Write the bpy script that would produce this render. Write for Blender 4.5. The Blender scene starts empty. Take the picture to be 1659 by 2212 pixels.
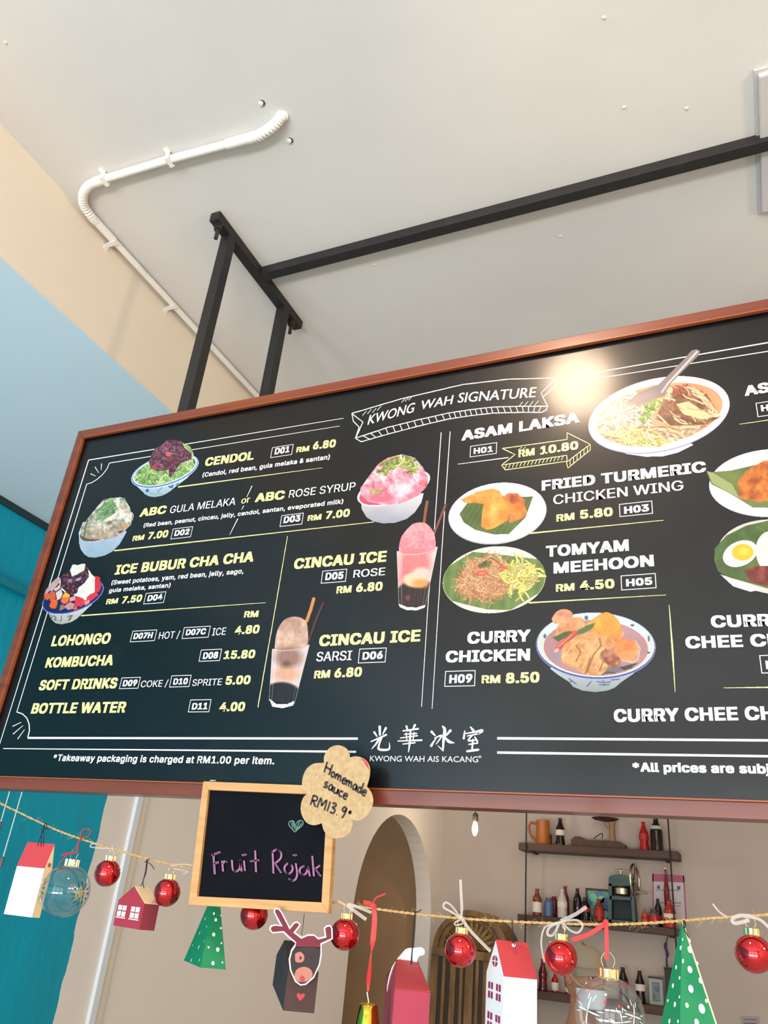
import bpy, bmesh, math, random
import numpy as np
from mathutils import Vector, Matrix

C = bpy.context.scene.collection
CZ = 1.55                                  # camera height above the floor
FPX = 1723.63                              # focal length in pixels of the 1659x2212 photograph
RM = np.array([[0.91329212, 0.39685693, 0.09166281],
               [0.10686146, -0.4506302, 0.88629174],
               [0.39303705, -0.79964805, -0.45396572]])

def lin(r, g, b):
    f = lambda c: c/12.92 if c <= .04045 else ((c+.055)/1.055)**2.4
    return (f(r/255), f(g/255), f(b/255), 1)

# ---------------------------------------------------------------- camera
cd = bpy.data.cameras.new('camera'); cam = bpy.data.objects.new('camera', cd); C.objects.link(cam)
m4 = np.eye(4); m4[:3, :3] = RM.T; m4[:3, 3] = (0, 0, CZ)
cam.matrix_world = Matrix(m4.tolist())
cd.sensor_fit = 'VERTICAL'; cd.sensor_height = 24; cd.lens = FPX/2212*24
cd.clip_start = .02; cd.clip_end = 100
bpy.context.scene.camera = cam

# ---------------------------------------------------------------- world, lights, exposure
w = bpy.data.worlds.new('world'); bpy.context.scene.world = w; w.use_nodes = True
w.node_tree.nodes['Background'].inputs[0].default_value = (.72, .86, 1, 1)
w.node_tree.nodes['Background'].inputs[1].default_value = 1.2
vs = bpy.context.scene.view_settings
vs.view_transform = 'Standard'; vs.look = 'None'; vs.gamma = 1; vs.use_curve_mapping = False
vs.exposure = -0.47

def area(name, loc, target, sx, sy, power, col):
    l = bpy.data.lights.new(name, 'AREA'); l.shape = 'RECTANGLE'; l.size = sx; l.size_y = sy
    l.energy = power; l.color = col
    o = bpy.data.objects.new(name, l); C.objects.link(o); o.location = loc
    o.rotation_euler = (Vector(target)-Vector(loc)).to_track_quat('-Z', 'Y').to_euler()
    return o
# daylight through the bays of the open shop front behind the camera
for bx in (-2.0, -.3, 1.5):
    area('shopfront_daylight', (bx, -4.1, 1.45), (bx, 0, 1.9), 1.5, 2.3, 62, (.82, .93, 1))
# added upward area lamps brightening the ceiling, in place of pavement and floor bounce
for bx in (-2.0, -.3, 1.5):
    area('ceiling_uplight_fill', (bx, -4.0, .35), (bx, -2.4, 2.4), 1.5, .6, 118, (1, .975, .955))
def point(name, loc, power, r, col, spot=None, target=None):
    l = bpy.data.lights.new(name, 'SPOT' if spot else 'POINT'); l.energy = power; l.color = col; l.shadow_soft_size = r
    o = bpy.data.objects.new(name, l); C.objects.link(o); o.location = loc
    if spot:
        l.spot_size = spot; l.spot_blend = .6
        o.rotation_euler = (Vector(target)-Vector(loc)).to_track_quat('-Z', 'Y').to_euler()
    return o
point('warm_spot_lamp', (-.37, .42, CZ+1.50), 50, .10, (1, .72, .50), 2.2, (-.25, 1.2, CZ+.8))
point('warm_room_lamp', (1.7, .9, CZ+.9), 60, .12, (1, .78, .56))
area('inner_room_fill', (-.6, 4.6, CZ+1.5), (-.9, 5.6, 0), 1.2, 1.2, 19, (1, .9, .86))  # unseen area lamp, added as needed to light the inner room

# ---------------------------------------------------------------- geometry helpers
def kray(u, v):
    d = RM.T @ np.array([u-829.5, -(v-1106), -FPX]); return d/d[1]
def W(u, v, y):                            # pixel of the photograph -> point on the plane at depth y
    d = kray(u, v)*y; return Vector((d[0], d[1], d[2]+CZ))
def WZ(u, v, z):                           # -> point on the horizontal plane at height z above the camera
    d = kray(u, v); d = d*z/d[2]; return Vector((d[0], d[1], d[2]+CZ))
def WX(u, v, x):
    d = kray(u, v); d = d*x/d[0]; return Vector((d[0], d[1], d[2]+CZ))
ZONES = dict(A=(0,900,2.9625), B=(0,1300,2.676), C=(400,880,2.860), D=(560,1180,3.95), E=(740,780,3.072),
    F=(1200,740,3.614), G=(940,1020,2.765), H=(940,1300,2.307), I=(1460,1280,4.81), J=(780,1540,5.53),
    K=(270,930,9.76), L=(150,1060,10.37), M=(80,1200,10.37), N=(840,1060,7.9), O=(940,1160,6.636),
    P=(1150,1300,5.925), Q=(1480,780,4.25), R=(0,1660,2.9625), S=(740,1860,6.285), T=(850,1900,4.1475),
    U=(1100,1740,2.968), V=(380,1580,3.456), W=(1100,1740,4.1475), X=(1240,1980,3.96), Y=(1150,2000,5.53),
    Z=(700,1700,3.456), a=(0,150,2.37), b=(0,1690,4.236))
def zp(z, x, y):
    if z is None: return (x, y)
    a, b, s = ZONES[z]; return (a+x/s, b+y/s)
def zz(z, pts): return [zp(z, *p) for p in pts]

class MB:
    def __init__(s): s.v = []; s.f = []
    def add(s, v, f):
        n = len(s.v); s.v += [tuple(p) for p in v]; s.f += [tuple(i+n for i in q) for q in f]; return s
    def box(s, x0, x1, y0, y1, z0, z1):
        v = [(x, y, z) for x in (x0, x1) for y in (y0, y1) for z in (z0, z1)]
        return s.add(v, [(0,1,3,2),(4,6,7,5),(0,4,5,1),(2,3,7,6),(0,2,6,4),(1,5,7,3)])
    def quad(s, a, b, c, d): return s.add([a, b, c, d], [(0,1,2,3)])
    def tube(s, pts, r, n=8, cap=True):
        pts = [Vector(p) for p in pts]; k = len(pts)
        rr = r if hasattr(r, '__len__') else [r]*k
        up = Vector((0,0,1)); v = []; f = []; prev = None
        for i, p in enumerate(pts):
            t = (pts[min(i+1, k-1)]-pts[max(i-1, 0)]).normalized()
            if prev is None:
                a = t.cross(up if abs(t.z) < .9 else Vector((1,0,0))).normalized()
            else:
                a = (prev - t*prev.dot(t)).normalized()
            prev = a; b = t.cross(a)
            for j in range(n):
                th = 2*math.pi*j/n; v.append(p+(a*math.cos(th)+b*math.sin(th))*rr[i])
        for i in range(k-1):
            for j in range(n): f.append((i*n+j, i*n+(j+1) % n, (i+1)*n+(j+1) % n, (i+1)*n+j))
        if cap: f += [tuple(range(n))[::-1], tuple((k-1)*n+j for j in range(n))]
        return s.add(v, f)
    def lathe(s, prof, c=(0,0,0), n=20, axis=None):
        c = Vector(c); v = []; f = []; k = len(prof)
        M3 = Matrix.Identity(3) if axis is None else Vector((0,0,1)).rotation_difference(Vector(axis)).to_matrix()
        for (r, z) in prof:
            for j in range(n):
                th = 2*math.pi*j/n; v.append(c+M3@Vector((r*math.cos(th), r*math.sin(th), z)))
        for i in range(k-1):
            for j in range(n): f.append((i*n+j, i*n+(j+1) % n, (i+1)*n+(j+1) % n, (i+1)*n+j))
        if prof[0][0] > 1e-5: f.append(tuple(range(n))[::-1])
        if prof[-1][0] > 1e-5: f.append(tuple((k-1)*n+j for j in range(n)))
        return s.add(v, f)
    def prism(s, front, off):               # front polygon of 3D points, extruded by off
        k = len(front); off = Vector(off); v = [Vector(p) for p in front]+[Vector(p)+off for p in front]
        f = [tuple(range(k)), tuple(range(2*k-1, k-1, -1))]+[(i, (i+1) % k+0, (i+1) % k+k, i+k)[::-1] for i in range(k)]
        return s.add(v, f)
    def ribbon(s, pts, wdir, wd, th=.0004, n=None):   # flat band along pts, wdir = direction(s) of its width
        pts = [Vector(p) for p in pts]; k = len(pts); v = []; f = []
        for i, p in enumerate(pts):
            d = Vector(wdir[i] if isinstance(wdir, list) else wdir).normalized()
            ww = wd[i] if hasattr(wd, '__len__') else wd
            t = (pts[min(i+1, k-1)]-pts[max(i-1, 0)]).normalized(); nn = t.cross(d)
            nn = nn.normalized()*th if nn.length > 1e-6 else Vector((0, th, 0))
            v += [p-d*ww/2-nn, p+d*ww/2-nn, p+d*ww/2+nn, p-d*ww/2+nn]
        for i in range(k-1):
            for j in range(4): f.append((i*4+j, i*4+(j+1) % 4, i*4+4+(j+1) % 4, i*4+4+j))
        f += [(3,2,1,0), tuple((k-1)*4+j for j in range(4))]
        return s.add(v, f)
    def build(s, name, m, parent=None, smooth=False, fix=True, bevel=0):
        me = bpy.data.meshes.new(name); me.from_pydata([tuple(p) for p in s.v], [], s.f)
        if fix or bevel:
            bm = bmesh.new(); bm.from_mesh(me)
            if fix: bmesh.ops.recalc_face_normals(bm, faces=bm.faces)
            if bevel: bmesh.ops.bevel(bm, geom=list(bm.edges), offset=bevel, segments=2, affect='EDGES', profile=.6)
            bm.to_mesh(me); bm.free()
        if smooth:
            me.polygons.foreach_set('use_smooth', [True]*len(me.polygons))
            if smooth != 'all':
                me.set_sharp_from_angle(angle=math.radians(40))
        if m is not None: me.materials.append(m)
        return link(name, me, parent)
def link(name, me, parent=None):
    o = bpy.data.objects.new(name, me); C.objects.link(o)
    if parent is not None:
        o.parent = parent; o.matrix_parent_inverse = Matrix.Translation(-parent_loc(parent))
    return o
def parent_loc(p):
    return Vector(p.location) if (p.parent is None and p.type == 'EMPTY') else Vector((0,0,0))
def tag(o, label=None, cat=None, group=None, kind=None):
    if label: o['label'] = label
    if cat: o['category'] = cat
    if group: o['group'] = group
    if kind: o['kind'] = kind
    return o
def thing(name, label, cat, loc, group=None):
    o = bpy.data.objects.new(name, None); C.objects.link(o); o.location = loc; o.empty_display_size = .02
    return tag(o, label, cat, group)
def smoothpts(P, n=6):                      # Catmull-Rom through points
    P = [Vector(p) for p in P]; out = []
    for i in range(len(P)-1):
        a, b, c, d = P[max(i-1, 0)], P[i], P[i+1], P[min(i+2, len(P)-1)]
        for k in range(n):
            t = k/n
            out.append(.5*((2*b)+(c-a)*t+(2*a-5*b+4*c-d)*t*t+(3*b-a-3*c+d)*t**3))
    return out+[P[-1]]

# ---------------------------------------------------------------- materials
def mat(name, col, rough=.5, metal=0, spec=.5, noise=None, bump=None, coat=0, emit=None, alpha=None, sheen=0, trans=0):
    m = bpy.data.materials.new(name); m.use_nodes = True; nt = m.node_tree; b = nt.nodes['Principled BSDF']
    c = lin(*col) if max(col) > 1.01 or len(col) == 3 else col
    b.inputs['Base Color'].default_value = c; b.inputs['Roughness'].default_value = rough
    b.inputs['Metallic'].default_value = metal; b.inputs['Specular IOR Level'].default_value = spec
    b.inputs['Coat Weight'].default_value = coat
    b.inputs['Coat Roughness'].default_value = .08
    if sheen: b.inputs['Sheen Weight'].default_value = sheen
    if trans: b.inputs['Transmission Weight'].default_value = trans
    if emit: b.inputs['Emission Color'].default_value = lin(*emit[0]); b.inputs['Emission Strength'].default_value = emit[1]
    if alpha is not None: b.inputs['Alpha'].default_value = alpha
    tc = nt.nodes.new('ShaderNodeTexCoord')
    if noise:   # (colour2, scale, stretch, lo, hi)
        c2, sc, st, lo, hi = noise
        mp = nt.nodes.new('ShaderNodeMapping'); mp.inputs['Scale'].default_value = st
        nz = nt.nodes.new('ShaderNodeTexNoise'); nz.inputs['Scale'].default_value = sc; nz.inputs['Detail'].default_value = 5
        mr = nt.nodes.new('ShaderNodeMapRange'); mr.inputs[1].default_value = lo; mr.inputs[2].default_value = hi
        mx = nt.nodes.new('ShaderNodeMix'); mx.data_type = 'RGBA'; mx.inputs[6].default_value = c; mx.inputs[7].default_value = lin(*c2)
        L = nt.links.new
        L(tc.outputs['Object'], mp.inputs[0]); L(mp.outputs[0], nz.inputs['Vector']); L(nz.outputs['Fac'], mr.inputs[0])
        L(mr.outputs[0], mx.inputs[0]); L(mx.outputs[2], b.inputs['Base Color'])
    if bump:    # (scale, stretch, strength, distance)
        sc, st, s_, d = bump
        mp = nt.nodes.new('ShaderNodeMapping'); mp.inputs['Scale'].default_value = st
        nz = nt.nodes.new('ShaderNodeTexNoise'); nz.inputs['Scale'].default_value = sc; nz.inputs['Detail'].default_value = 4
        bp = nt.nodes.new('ShaderNodeBump'); bp.inputs['Strength'].default_value = s_; bp.inputs['Distance'].default_value = d
        L = nt.links.new
        L(tc.outputs['Object'], mp.inputs[0]); L(mp.outputs[0], nz.inputs['Vector']); L(nz.outputs['Fac'], bp.inputs['Height'])
        L(bp.outputs[0], b.inputs['Normal'])
    return m
WHITE_PLASTER = mat('ceiling_plaster', (223,218,213), .85, spec=.2, noise=((210,205,201), .9, (1,1,1), .35, .7), bump=(9, (1,1,1), .25, .004))
CREAM = mat('cream_paint', (236,222,200), .8, spec=.25, noise=((226,212,190), 1.3, (1,1,1), .4, .7), bump=(7, (1,1,1), .3, .004))
BEAMPAINT = mat('beam_paint', (240,228,208), .8, spec=.25, noise=((235,220,205), 1.1, (1,1,1), .4, .7), bump=(7, (1,1,1), .2, .004))
FARWALL = mat('inner_wall_paint', (196,182,172), .85, spec=.2, noise=((187,173,162), 1.5, (1,1,1), .4, .7), bump=(8, (1,1,1), .3, .004))
STEEL = mat('black_painted_steel', (34,33,34), .55, spec=.4, noise=((46,42,40), 30, (1,1,1), .5, .8), bump=(60, (1,1,1), .2, .001))
BOLT = mat('bolt_steel', (70,62,55), .45, .6)
PVC = mat('white_conduit', (238,234,228), .45, bump=(20, (1,1,1), .1, .001))
FRAMEWOOD = mat('brown_stained_wood', (118,54,30), .38, noise=((92,38,22), 14, (.15,1,3), .35, .7), bump=(40, (.15,1,3), .15, .001), coat=.3)
FRAMELIP = mat('frame_lip_wood', (160,84,44), .35, noise=((140,66,36), 14, (.15,1,3), .35, .7))
PINE = mat('light_pine', (204,156,102), .55, noise=((180,130,78), 16, (.5,1,6), .3, .75), bump=(60, (.3,1,6), .12, .0006))
SLATE = mat('chalkboard_black', (5,5,12), .7, spec=.12, noise=((11,11,20), 12, (1,1,1), .45, .85))
KRAFT = mat('kraft_paper', (184,156,116), .85, noise=((166,138,98), 160, (1,1,1), .35, .7))
INK = mat('marker_ink', (40,24,22), .6)
def board_material():
    m = mat('menu_board_print', (5,7,9), .22, spec=.2, coat=.5)
    m.node_tree.nodes['Principled BSDF'].inputs['Coat Roughness'].default_value = .42
    nt = m.node_tree; b = nt.nodes['Principled BSDF']; L = nt.links.new
    tc = nt.nodes.new('ShaderNodeTexCoord')
    n1 = nt.nodes.new('ShaderNodeTexNoise'); n1.inputs['Scale'].default_value = 5; n1.inputs['Detail'].default_value = 6; n1.inputs['Distortion'].default_value = 1.2
    mr = nt.nodes.new('ShaderNodeMapRange'); mr.inputs[1].default_value = .5; mr.inputs[2].default_value = .8; mr.inputs[3].default_value = .16; mr.inputs[4].default_value = .23
    n2 = nt.nodes.new('ShaderNodeTexNoise'); n2.inputs['Scale'].default_value = 60; n2.inputs['Detail'].default_value = 3
    ml = nt.nodes.new('ShaderNodeMix'); ml.data_type = 'RGBA'; ml.inputs[6].default_value = (.0002,.0006,.0016,1); ml.inputs[7].default_value = (.005,.005,.005,1)
    mr2 = nt.nodes.new('ShaderNodeMapRange'); mr2.inputs[1].default_value = .52; mr2.inputs[2].default_value = .8
    L(tc.outputs['Object'], n1.inputs['Vector']); L(n1.outputs['Fac'], mr.inputs[0]); L(mr.outputs[0], b.inputs['Roughness'])
    L(n1.outputs['Fac'], mr2.inputs[0]); L(mr2.outputs[0], ml.inputs[0]); L(ml.outputs[2], b.inputs['Base Color'])
    L(tc.outputs['Object'], n2.inputs['Vector'])
    bp = nt.nodes.new('ShaderNodeBump'); bp.inputs['Strength'].default_value = .06; bp.inputs['Distance'].default_value = .0006
    L(n1.outputs['Fac'], bp.inputs['Height']); L(bp.outputs[0], b.inputs['Normal'])
    return m
BOARD = board_material()
PW = mat('white_print', (226,224,226), .3, noise=((208,206,214), 200, (1,1,1), .55, .9))
PY = mat('pale_yellow_print', (228,220,146), .3, noise=((212,206,132), 150, (1,1,1), .5, .9))

# ---------------------------------------------------------------- the setting
CEIL = 1.656+CZ; BX = -1.535; SOF = 1.335+CZ; LX = -2.59; FY = 7.1
def struct(name, mb, m, parent=None, smooth=False):
    o = mb.build(name, m, parent, smooth)
    if parent is None: tag(o, kind='structure')
    return o
struct('ceiling', MB().box(BX-.02, 3.6, -4.3, FY+.1, CEIL, CEIL+.12), WHITE_PLASTER)
struct('floor', MB().box(-4.6, 3.6, -4.3, 9, -.1, 0), mat('terrazzo_floor', (214,208,200), .4, noise=((190,184,176), 30, (1,1,1), .4, .7)))
struct('wall_back', MB().box(-4.6, 3.6, FY, FY+.15, 0, CEIL), FARWALL)
struct('wall_right', MB().box(3.5, 3.65, -4.3, FY, 0, CEIL), CREAM)
f = MB()
for x0, x1 in ((-2.74,-2.9),(-1.3,-1.1),(.5,.7),(2.3,3.6)): f.box(x0, x1, -4.4, -4.25, 0, CEIL)
f.box(-2.9, 3.6, -4.4, -4.25, 2.62, CEIL)
struct('wall_front', f, CREAM)
# left wall: teal up to a hand-cut edge, cream beyond it; an arched opening towards the back
def left_wall():
    yc, r, t = 6.17, .75, .13; zs = CZ+.0; n = 28
    arc = [(yc-r*math.cos(math.pi*i/n), zs+r*math.sin(math.pi*i/n)) for i in range(n+1)]
    mb = MB(); T_ = Vector((-t,0,0))
    def wq(y0, z0, y1, z1, z0b=None):       # wall cell, front and back skins; z0b = lower edge at y1
        z0b = z0 if z0b is None else z0b
        q = [Vector((LX,y0,z0)), Vector((LX,y1,z0b)), Vector((LX,y1,z1)), Vector((LX,y0,z1))]
        mb.add(q, [(0,1,2,3)]); mb.add([p+T_ for p in q], [(3,2,1,0)])
    wq(-4.3, 0, yc-r, SOF); wq(yc+r, 0, FY, SOF)
    for (ya, za), (yb, zb) in zip(arc[:-1], arc[1:]):
        wq(ya, za, yb, SOF, zb)
        mb.add([Vector((LX,ya,za)), Vector((LX,yb,zb)), Vector((LX-t,yb,zb)), Vector((LX-t,ya,za))], [(3,2,1,0)])
    for y_, o_ in ((yc-r, 1), (yc+r, 0)):
        mb.add([Vector((LX,y_,0)), Vector((LX,y_,zs)), Vector((LX-t,y_,zs)), Vector((LX-t,y_,0))], [(0,1,2,3)[::1 if o_ else -1]])
    me = bpy.data.meshes.new('wall_left'); me.from_pydata([tuple(p) for p in mb.v], [], mb.f)
    m = mat('left_wall_paint', (0,137,158), .32, spec=.35, bump=(5.5, (1,1,.45), .8, .02))
    nt = m.node_tree; b = nt.nodes['Principled BSDF']; L = nt.links.new
    tc = nt.nodes.new('ShaderNodeTexCoord'); sx = nt.nodes.new('ShaderNodeSeparateXYZ'); L(tc.outputs['Object'], sx.inputs[0])
    nz = nt.nodes.new('ShaderNodeTexNoise'); nz.inputs['Scale'].default_value = 9; nz.inputs['Detail'].default_value = 4; L(tc.outputs['Object'], nz.inputs['Vector'])
    ad = nt.nodes.new('ShaderNodeMath'); ad.operation = 'MULTIPLY_ADD'; ad.inputs[1].default_value = .035; L(nz.outputs['Fac'], ad.inputs[0]); L(sx.outputs['Y'], ad.inputs[2])
    gt = nt.nodes.new('ShaderNodeMath'); gt.operation = 'GREATER_THAN'; gt.inputs[1].default_value = 2.865; L(ad.outputs[0], gt.inputs[0])
    n3 = nt.nodes.new('ShaderNodeTexNoise'); n3.inputs['Scale'].default_value = 1.4; n3.inputs['Detail'].default_value = 4; L(tc.outputs['Object'], n3.inputs['Vector'])
    m1 = nt.nodes.new('ShaderNodeMix'); m1.data_type = 'RGBA'; m1.inputs[6].default_value = lin(0,144,166); m1.inputs[7].default_value = lin(0,166,196); L(n3.outputs['Fac'], m1.inputs[0])
    m2 = nt.nodes.new('ShaderNodeMix'); m2.data_type = 'RGBA'; m2.inputs[7].default_value = lin(236,226,216)
    L(gt.outputs[0], m2.inputs[0]); L(m1.outputs[2], m2.inputs[6]); L(m2.outputs[2], b.inputs['Base Color'])
    mr = nt.nodes.new('ShaderNodeMapRange'); mr.inputs[3].default_value = .36; mr.inputs[4].default_value = .8; L(gt.outputs[0], mr.inputs[0]); L(mr.outputs[0], b.inputs['Roughness'])
    bn = [n for n in nt.nodes if n.type == 'BUMP'][0]
    mr3 = nt.nodes.new('ShaderNodeMapRange'); mr3.inputs[3].default_value = .8; mr3.inputs[4].default_value = .2; L(gt.outputs[0], mr3.inputs[0]); L(mr3.outputs[0], bn.inputs['Strength'])
    me.materials.append(m); tag(link('wall_left', me), kind='structure')
left_wall()
struct('wall_side_room', MB().box(-4.45, -4.3, 3.5, FY, 0, CEIL).box(-4.3, LX-.13, 3.4, 3.5, 0, CEIL), mat('dim_side_room_tint', (178,142,104), .85, noise=((166,130,94), 2, (1,1,1), .4, .7)))  # brown puts the dimness of a cream side room into the paint
struct('wall_side_room_end', MB().box(-4.3, LX-.131, FY-.06, FY-.001, 0, CEIL), bpy.data.materials['dim_side_room_tint'])
beam = MB().box(LX-.13, BX, -4.3, FY, SOF, CEIL+.12)
struct('trim_1', beam, BEAMPAINT)
struct('trim_6', MB().box(LX-.1, BX-.001, -4.3, FY, SOF-.004, SOF-.0005), mat('soffit_bounce_tint', (206,228,236), .7, spec=.3, noise=((214,228,240), 1.1, (1,1,1), .4, .7)))  # pale blue carries the teal wall's bounced light in the soffit colour
# dark strip painted for the shadowed gap where the teal wall meets the soffit
struct('trim_2', MB().box(LX, LX+.014, -4.3, FY, SOF-.03, SOF), mat('shadow_gap_strip', (28,52,60), .7))
struct('trim_3', MB().box(LX, LX+.018, 3.03, 3.065, 0, SOF), mat('white_strip', (226,232,240), .3))
struct('trim_4', MB().box(LX, LX+.012, 3.066, 3.11, 0, SOF), mat('cream_strip', (228,214,196), .6))
struct('trim_5', MB().box(LX, LX+.035, -4.3, 2.84, SOF-.33, SOF-.30), mat('teal_strip', (0,128,148), .35))
# ---------------------------------------------------------------- the menu board
D = 1.2; PYD = D+.010                       # frame front and print plane
BL = -1.216*D; BR = .98; BT = .845*D+CZ
BBf = W(1659, 1771, D).z                    # lower edge of the frame's front
fw = .0215
board = thing('menu_board', 'large black framed cafe menu board with food photos and prices, hung from the ceiling', 'menu board', (BL/2+BR/2, D, BBf))
def rail(pts):                              # mitred rail: outer a,b and inner c,d in the x-z plane
    mb = MB(); (a, b, c, d) = pts
    F = [(p[0], D, p[1]) for p in pts]; mb.prism(F, (0, .034, 0)); return mb
o4 = [(BL,BT),(BR,BT),(BR,BBf),(BL,BBf)]; i4 = [(BL+fw,BT-fw),(BR-fw,BT-fw),(BR-fw,BBf+fw),(BL+fw,BBf+fw)]
for k in range(4):
    rail([o4[k], o4[(k+1) % 4], i4[(k+1) % 4], i4[k]]).build('frame_rail', FRAMEWOOD, board, bevel=.0012)
lip = MB(); t = .0022
for k in range(4):
    a, b = i4[k], i4[(k+1) % 4]; sx = [1,0,-1,0][k]
    if k % 2 == 0:
        z0 = a[1]; s = -1 if k == 0 else 1
        lip.box(min(a[0],b[0]), max(a[0],b[0]), D-.0012, D+.006, min(z0, z0+s*t), max(z0, z0+s*t))
    else:
        x0 = a[0]; s = -1 if k == 1 else 1
        lip.box(min(x0, x0+s*t), max(x0, x0+s*t), D-.0012, D+.006, min(a[1],b[1]), max(a[1],b[1]))
lip.build('frame_lip', FRAMELIP, board)
MB().box(BL+fw-.002, BR-fw+.002, PYD, D+.03, BBf+fw-.002, BT-fw+.002).build('panel', BOARD, board)

def bp(u, v, lift=0.0): return W(u, v, PYD-lift)
LINES_Z = .0003
def pline(pts, w0, w1=None, m=PW, zone=None, jitter=0, name='printed_line', lift=LINES_Z):
    """a flat printed line through photograph pixels; widths in pixels"""
    P = zz(zone, pts); w1 = w0 if w1 is None else w1; mb = MB(); n = len(P)
    L = [0]
    for i in range(1, n): L.append(L[-1]+math.dist(P[i], P[i-1]))
    tot = L[-1] or 1; left = []; right = []; rnd = random.Random(int(tot*7))
    if jitter:
        Q = []
        for i in range(n-1):
            k = max(1, int((L[i+1]-L[i])/7))
            for j in range(k): Q.append((P[i][0]+(P[i+1][0]-P[i][0])*j/k, P[i][1]+(P[i+1][1]-P[i][1])*j/k))
        Q.append(P[-1]); P = Q; n = len(P)
        L = [0]
        for i in range(1, n): L.append(L[-1]+math.dist(P[i], P[i-1]))
    for i, p in enumerate(P):
        a = P[max(i-1,0)]; b = P[min(i+1,n-1)]; dx, dy = b[0]-a[0], b[1]-a[1]; l = math.hypot(dx,dy) or 1
        w = (w0+(w1-w0)*L[i]/tot)/2; 
        j = rnd.uniform(-jitter, jitter); k2 = rnd.uniform(-jitter, jitter)
        left.append(bp(p[0]-dy/l*(w+j), p[1]+dx/l*(w+j), lift)); right.append(bp(p[0]+dy/l*(w+k2), p[1]-dx/l*(w+k2), lift))
    mb.add(left+right, [(i, i+1, n+i+1, n+i) for i in range(n-1)])
    return mb.build(name, m, board, fix=False)
def pbox(zone, c, w=2.0, m=PW):
    P = zz(zone, c); cx = sum(p[0] for p in P)/4; cy = sum(p[1] for p in P)/4; mb = MB(); v = []
    for p in P:
        v.append(bp(*p, LINES_Z))
    z1 = (v[0].z+v[1].z)/2; z0 = (v[2].z+v[3].z)/2; x0 = (v[0].x+v[3].x)/2; x1 = (v[1].x+v[2].x)/2
    t = .0012; y = PYD-LINES_Z
    o = [(x0,z1),(x1,z1),(x1,z0),(x0,z0)]; i = [(x0+t,z1-t),(x1-t,z1-t),(x1-t,z0+t),(x0+t,z0+t)]
    mb.add([(a,y,b) for a,b in o+i], [(k,(k+1)%4,4+(k+1)%4,4+k) for k in range(4)])
    mb.build('code_box', m, board, fix=False)

# ---- lettering
TEXTS = []
def T(s, z, x0, y0, x1, y1, h, m=PW, st='b', z2=None):
    TEXTS.append((s, zp(z, x0, y0), zp(z2 or z, x1, y1), h/ZONES[z][2], m, st))
Yl = PY
T('CENDOL','C',120,365,422,323,50,Yl); pbox('C',[(537,247),(668,228),(660,292),(527,312)]); T('D01','C',552,293,643,278,38)
T('RM','C',686,280,765,270,32,Yl); T('6.80','C',788,262,928,246,47,Yl)
T('(Cendol, red bean, gula melaka & santan)','C',106,432,893,320,26,st='s')
T('ABC','A',892,643,1060,620,50,Yl); T('GULA MELAKA','A',1085,620,1505,565,45,st='r')
T('or','C',345,597,398,588,40,Yl,'m'); T('ABC','C',430,587,612,567,52,Yl); T('ROSE SYRUP','C',640,560,1050,510,46,st='r')
T('(Red bean, peanut, cincau, jelly, cendol, santan, evaporated milk)','A',918,710,976,594,25,st='s',z2='C')
T('RM','A',847,798,920,788,32,Yl); T('7.00','A',945,787,1072,772,45,Yl)
pbox('A',[(1106,718),(1234,702),(1222,770),(1092,785)]); T('D02','A',1115,766,1210,754,36)
pbox('C',[(597,667),(732,651),(722,722),(582,738)]); T('D03','C',607,717,710,704,40); T('RM','C',756,703,840,694,34,Yl); T('7.00','C',868,691,1015,675,47,Yl)
T('ICE BUBUR CHA CHA','A',733,1013,1620,928,60,Yl)
T('(Sweet potatoes, yam, red bean, jelly, sago,','A',712,1077,1558,1003,28,st='s'); T('gula melaka, santan)','A',697,1127,1090,1092,26,st='s')
T('RM','A',678,1203,752,1195,33,Yl); T('7.50','A',778,1198,905,1184,45,Yl)
pbox('A',[(935,1133),(1062,1115),(1050,1190),(915,1202)]); T('D04','A',942,1183,1038,1172,38)
T('RM','B',1410,92,1492,88,36,Yl)
T('LOHONGO','B',295,258,632,242,60,Yl); pbox('B',[(765,170),(907,159),(895,225),(752,234)]); T('D07H','B',770,217,880,210,34)
T('HOT /','B',916,216,1035,210,40,st='r'); pbox('B',[(1063,148),(1217,139),(1205,206),(1052,214)]); T('D07C','B',1073,195,1188,188,34)
T('ICE','B',1225,196,1303,191,42,st='r'); T('4.80','B',1356,190,1497,182,48,Yl)
T('KOMBUCHA','B',260,382,650,367,58,Yl); pbox('B',[(1162,278),(1281,271),(1272,340),(1148,347)]); T('D08','B',1172,332,1258,327,38); T('15.80','B',1292,332,1472,326,48,Yl)
T('SOFT DRINKS','B',222,512,672,500,58,Yl); pbox('B',[(702,440),(813,433),(800,500),(689,505)]); T('D09','B',708,490,790,486,36)
T('COKE /','B',812,495,968,490,38,st='r'); pbox('B',[(991,428),(1106,421),(1095,490),(978,496)]); T('D10','B',1000,480,1083,477,36)
T('SPRITE','B',1110,487,1280,482,38,st='r'); T('5.00','B',1302,480,1445,476,50,Yl)
T('BOTTLE WATER','B',178,647,722,641,60,Yl); pbox('B',[(1100,567),(1221,562),(1210,636),(1087,640)]); T('D11','B',1108,624,1198,622,38); T('4.00','B',1267,634,1413,632,52,Yl)
T('*Takeaway packaging is charged at RM1.00 per item.','B',305,920,1585,940,38,st='s')
T('CINCAU ICE','D',293,197,1083,132,88,Yl); pbox('D',[(540,212),(750,190),(738,300),(525,320)]); T('D05','D',563,291,716,279,62); T('ROSE','D',802,270,1072,248,66,st='m')
T('RM','D',658,405,785,395,60,Yl); T('6.80','D',826,392,1050,378,74,Yl)
T('CINCAU ICE','D',508,855,1373,812,95,Yl); T('SARSI','D',485,985,787,973,82,st='m'); pbox('D',[(855,876),(1086,863),(1078,988),(841,1001)]); T('D06','D',880,970,1053,960,65)
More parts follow.
